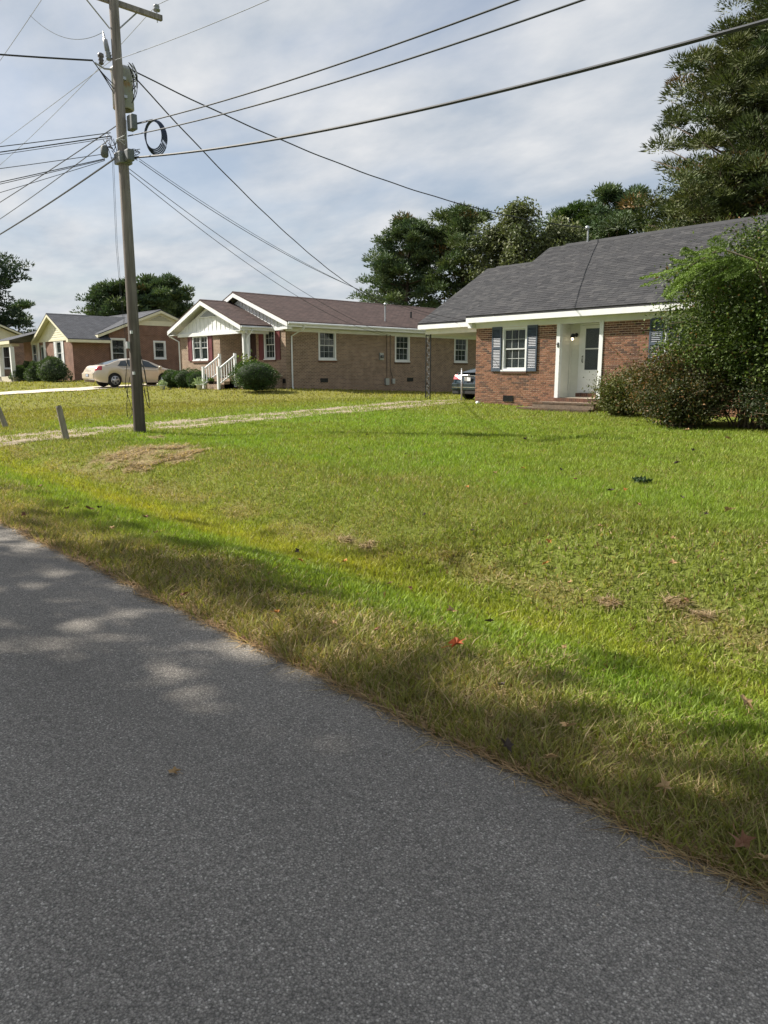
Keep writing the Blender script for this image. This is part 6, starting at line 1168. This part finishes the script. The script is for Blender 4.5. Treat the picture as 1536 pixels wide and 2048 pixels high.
def blades(n, dmin, dmax, seed, segs, wscale, power=0.0, ang=(-40.0, 40.0)):
    X, Y, d, rng = grass_points(n, dmin, dmax, seed, ang, power); m = allowed(X, Y); X, Y, d = X[m], Y[m], d[m]
    c, straw = turf_colour(X, Y); cl = clip_field(X, Y); keep = rng.random(len(X)) > cl * 0.25; X, Y, d, c, straw, cl = X[keep], Y[keep], d[keep], c[keep], straw[keep], cl[keep]; n = len(X); Z = terr_np(X, Y) - 0.004
    isst = rng.random(n) < np.maximum(straw, cl * 0.75); tone = 0.62 + 0.76 * rng.random((n, 1)); strawc = np.array([0.46, 0.36, 0.20]) * (0.55 + 0.7 * rng.random((n, 1))); strawc = strawc * (1 - 0.28 * cl[:, None])
    col = np.where(isst[:, None], strawc, c * tone); brownd = rng.random((n, 1)) < 0.03; col = np.where(brownd, np.array([[0.16, 0.10, 0.05]]), col)
    verge = 1 - sst(2.5, 3.3, Y); h = (0.034 + 0.03 * rng.random(n)) * (1 + 0.35 * (fbm(X * 3, Y * 3, 61) - 0.5) * 2) * (1 + 0.75 * verge) + 0.0007 * d; tall = rng.random(n) < 0.012; h = np.where(tall, h * 1.7, h); flatn = np.where(isst, rng.random(n) * 1.4, 0) + cl * 1.1
    w = wscale * (0.0019 + 0.00055 * d) * (0.7 + 0.6 * rng.random(n)); a = rng.random(n) * 6.283; lean = h * (0.25 + 0.75 * rng.random(n) + flatn * 1.2); hv = h / (1 + flatn)
    dx, dy = np.cos(a), np.sin(a); sa = rng.random(n) * 6.283; sx, sy = np.cos(sa) * w, np.sin(sa) * w; tip = np.stack([X + dx * lean, Y + dy * lean, Z + hv], -1)
    b0 = np.stack([X - sx, Y - sy, Z], -1); b1 = np.stack([X + sx, Y + sy, Z], -1)
    if segs == 1:
        V = np.stack([b0, b1, tip], 1).reshape(-1, 3); T = np.arange(3 * n).reshape(-1, 3); K = np.repeat(col, 3, 0); 
    else:
        m0 = np.stack([X + dx * lean * 0.35 - sx * 0.8, Y + dy * lean * 0.35 - sy * 0.8, Z + hv * 0.6], -1); m1 = np.stack([X + dx * lean * 0.35 + sx * 0.8, Y + dy * lean * 0.35 + sy * 0.8, Z + hv * 0.6], -1)
        V = np.stack([b0, b1, m1, m0, tip], 1).reshape(-1, 3); q = np.arange(n)[:, None] * 5; T = np.concatenate([q + np.array([[0, 1, 2]]), q + np.array([[0, 2, 3]]), q + np.array([[3, 2, 4]])]); K = np.repeat(col, 5, 0)
    return V, T, K
parts = [blades(150000, 2.3, 7.5, 101, 2, 1.0), blades(480000, 7.0, 30, 102, 1, 0.75), blades(70000, 28, 75, 103, 1, 1.1), blades(150000, 2.2, 24, 104, 1, 1.25, 0.0, (40.0, 125.0)), blades(40000, 6, 40, 105, 1, 1.3, 0.0, (-62.0, -40.0))]
off = 0; Vs, Ts, Ks = [], [], []
for V, T, K in parts: Vs.append(V); Ts.append(T + off); Ks.append(K); off += len(V)
tag(mesh_np('grass', np.concatenate(Vs), np.concatenate(Ts), GRASSM, np.concatenate(Ks)), 'mown lawn grass with yellow and straw coloured streaks along the ditch', 'grass', kind='stuff')
# loose heaps of dry clippings
rng = np.random.default_rng(140); CX_, CY_, CL_ = [], [], []
clip_field(np.zeros(1), np.zeros(1))
for p, r_ in CLIPW:
    n = int(1300 * min(1, r_ / 0.5) ** 1.5 + 60); a = rng.random(n) * 6.283; q = rng.random(n) ** 0.6; CX_.append(p.x + r_ * 1.6 * q * np.cos(a)); CY_.append(p.y + r_ * 0.95 * q * np.sin(a)); CL_.append(q)
X = np.concatenate(CX_); Y = np.concatenate(CY_); Q_ = np.concatenate(CL_); mk = fbm(X * 4, Y * 4, 95, 3) > 0.30 + 0.38 * Q_; X, Y = X[mk], Y[mk]; n = len(X); d = np.hypot(X, Y); Z = terr_np(X, Y) + 0.015 + 0.07 * np.clip(fbm(X * 5, Y * 5, 96, 3) - 0.35, 0, 1) * rng.random(n) * np.clip(d / 8, 0.5, 1.5)
a = rng.random(n) * 6.283; L_ = 0.06 + 0.10 * rng.random(n); w = 0.002 + 0.0005 * d; dx, dy = np.cos(a), np.sin(a)
V = np.stack([np.stack([X - dy * w, Y + dx * w, Z], -1), np.stack([X + dy * w, Y - dx * w, Z], -1), np.stack([X + dx * L_, Y + dy * L_, Z + rng.uniform(-0.02, 0.05, n)], -1)], 1).reshape(-1, 3)
tag(mesh_np('dry_clippings', V, np.arange(3 * n).reshape(-1, 3), GRASSM, np.repeat(np.array([[0.47, 0.36, 0.23]]) * (0.45 + 0.8 * rng.random((n, 1))), 3, 0)), 'loose heaps of dry brown clippings by the pole and along the ditch', 'clippings', kind='stuff')
# dry thatch spilling over the asphalt edge
rng = np.random.default_rng(120); n = 8500; X = rng.uniform(-14, 2.5, n); Y = np.array([redge(v_) for v_ in X]) + rng.normal(size=n) * 0.035 + 0.015; Z = 0.004 + 0.012 * rng.random(n); a = rng.normal(size=n) * 0.5 + (rng.random(n) < 0.5) * 3.14; L_ = 0.03 + 0.09 * rng.random(n); w = 0.0018 + 0.0003 * np.hypot(X, Y)
dx, dy = np.cos(a), np.sin(a); V = np.stack([np.stack([X - dy * w, Y + dx * w, Z], -1), np.stack([X + dy * w, Y - dx * w, Z], -1), np.stack([X + dx * L_, Y + dy * L_, Z + 0.012 * rng.random(n)], -1)], 1).reshape(-1, 3)
tag(mesh_np('dry_thatch', V, np.arange(3 * n).reshape(-1, 3), GRASSM, np.repeat(np.array([[0.52, 0.36, 0.21]]) * (0.5 + 0.8 * rng.random((n, 1))), 3, 0)), 'thin line of dry straw along the asphalt edge', 'thatch', kind='stuff')

rng = np.random.default_rng(150); n = 2600; X = rng.uniform(-13, 1.0, n); Y = np.array([redge(v_) for v_ in X[::1]]) - np.abs(rng.normal(size=n)) * 0.16; s_ = 0.0025 + 0.006 * rng.random(n) ** 4; th = rng.random(n) * 6.28
zr_ = np.interp(Y, [-0.7, 2.0, 2.27], [0.03, 0.004, -0.003]); V = np.zeros((n, 4, 3))
for i, a in enumerate((0, 2.1, 4.2)): V[:, i] = np.stack([X + s_ * np.cos(th + a), Y + s_ * np.sin(th + a), zr_], -1)
V[:, 3] = np.stack([X, Y, zr_ + s_ * 0.9], -1); q = np.arange(n)[:, None] * 4; T = np.concatenate([q + np.array([[0, 1, 3]]), q + np.array([[1, 2, 3]]), q + np.array([[2, 0, 3]])])
tag(mesh_np('road_grit', V.reshape(-1, 3), T, bpy.data.materials['stone_tint'], np.repeat((0.1 + 0.3 * rng.random((n, 1))) * np.array([[1, 0.88, 0.72]]), 4, 0)), 'loose grit and sand grains along the asphalt edge', 'grit', kind='stuff')
# ------------------------------------------------------------------ fallen leaves, one by one
rndf = random.Random(9)
LM = [mat('leaf_brown', (0.20, 0.10, 0.055), 0.8, var=0.3, vscale=40), mat('leaf_tan', (0.36, 0.24, 0.115), 0.8, var=0.25, vscale=40), mat('leaf_red', (0.36, 0.085, 0.02), 0.7, var=0.3, vscale=40), mat('leaf_dark', (0.055, 0.04, 0.03), 0.85, var=0.3, vscale=40), mat('leaf_orange', (0.45, 0.20, 0.05), 0.8, var=0.2, vscale=40)]
def leaf_mesh(seed):
    r = random.Random(seed); pts = []; n = 15
    for i in range(n):
        a = 2 * math.pi * i / n; rad = (1.0 if i % 3 == 0 else 0.55 if i % 3 == 1 else 0.62) * (0.8 + 0.35 * r.random()) * (0.55 if abs(a - math.pi) < 0.4 else 1); pts.append((rad * math.cos(a), rad * math.sin(a) * 0.85, 0.35 * (r.random() - 0.2) + 0.35 * abs(math.sin(a))))
    m = MB().add([(0, 0, 0)] + pts, [(0, 1 + i, 1 + (i + 1) % n) for i in range(n)]); m.tube([(-0.3, 0, 0.05), (-1.0, 0.05, 0.16), (-1.4, 0.2, 0.1)], 0.03, 4); return m
variants = {}
def fallen(px, py, size_px, mi, label, group=None):
    p = on_ground(px, py); d = (p - Vector((0, 0, EYE))).length; s = max(0.03, size_px * d / F_PX / 1.4); key = (mi, rndf.randrange(4))
    on_lawn = p.y > 2.3; p.z = (p.z + 0.055 + (0.03 if p.y < 4 else 0)) if on_lawn else 0.006 + 0.03 * (1 - min(1, abs(p.y + 0.7) / 3.0))
    if key not in variants: o = leaf_mesh(key[1] * 7 + mi).build('fallen_leaf', LM[mi], local=True); variants[key] = o.data
    else: o = bpy.data.objects.new('fallen_leaf', variants[key]); COL.objects.link(o)
    o.location = p; o.scale = (s, s, s); o.rotation_euler = (rndf.uniform(-0.5, 0.5), rndf.uniform(-0.5, 0.5), rndf.uniform(0, 6.28)); tag(o, label, 'leaf', group)
fallen(912, 1320, 30, 2, 'bright rust red leaf, the largest on the verge'); fallen(349, 1566, 18, 1, 'single tan leaf lying out on the asphalt'); fallen(487, 1290, 16, 0, 'small brown leaf on the asphalt near its edge'); fallen(1010, 1530, 26, 3, 'dark curled leaf caught on the asphalt edge'); fallen(1098, 1560, 20, 1, 'pale upright leaf on the edge of the asphalt'); fallen(1132, 1492, 26, 1, 'pinkish tan leaf standing in the shaded verge grass')
for px_, py_, sz, mi in ((1325, 1620, 24, 1), (1480, 1740, 34, 0), (1525, 1772, 26, 1), (1485, 1437, 26, 1), (902, 1246, 18, 1), (977, 1268, 16, 3), (1127, 1323, 14, 1), (755, 1288, 12, 0), (690, 1134, 12, 4), (602, 1140, 12, 4), (594, 1113, 12, 3), (555, 1250, 14, 4), (668, 1275, 12, 1), (178, 1033, 14, 0), (200, 1030, 10, 3), (135, 1033, 10, 0), (312, 1083, 10, 0), (292, 1050, 12, 0), (370, 1215, 16, 0), (225, 1073, 10, 1), (50, 1045, 10, 0), (80, 985, 8, 0), (1002, 1405, 14, 3), (780, 1180, 9, 1), (530, 1185, 10, 1)):
    fallen(px_, py_, sz, mi, 'dry brown or tan leaf on the verge beside the asphalt', 'leaves on the verge')
for px_, py_, sz, mi in ((1096, 1097, 12, 4), (1090, 1140, 12, 4), (1122, 948, 9, 3), (1050, 1020, 9, 0), (1222, 992, 12, 3), (1275, 1020, 10, 0), (1353, 935, 10, 3), (1457, 1032, 14, 1), (1412, 1040, 8, 3), (1363, 1006, 9, 3), (1345, 1090, 10, 1), (1346, 1140, 12, 1), (1370, 1215, 10, 0), (1045, 945, 7, 4), (935, 983, 7, 4), (990, 955, 7, 1), (1150, 968, 8, 0), (1250, 990, 8, 4), (1387, 908, 8, 3), (1455, 883, 10, 1), (1375, 865, 8, 1), (1050, 885, 8, 3), (945, 1072, 8, 3), (1140, 1180, 8, 1), (850, 1040, 7, 3), (820, 1190, 9, 0), (1200, 1065, 7, 1), (735, 875, 6, 3), (812, 915, 6, 3), (500, 790, 5, 0), (180, 850, 5, 3), (340, 782, 5, 3), (700, 905, 6, 3)):
    fallen(px_, py_, sz, mi, 'dry fallen leaf lying on the open lawn', 'leaves on the lawn')
# dark weed tuft on the lawn
p = on_ground(1283, 967); wd = thing('weed_tuft', 'small dark green weed tuft alone on the lawn', 'weed', p); rng = np.random.default_rng(131); n = 260; a = rng.random(n) * 6.283; C = np.array([p.x, p.y, p.z]) + np.stack([np.cos(a) * 0.11 * rng.random(n), np.sin(a) * 0.08 * rng.random(n), 0.02 + 0.02 * rng.random(n)], -1)
V, T, K = leaves_np(C, 0.05, np.array([[0.03, 0.06, 0.018]]) * (0.6 + 0.8 * rng.random((n, 1))), rng, 0.4, 0.3); mesh_np('foliage', V, T, LEAF, K, wd)
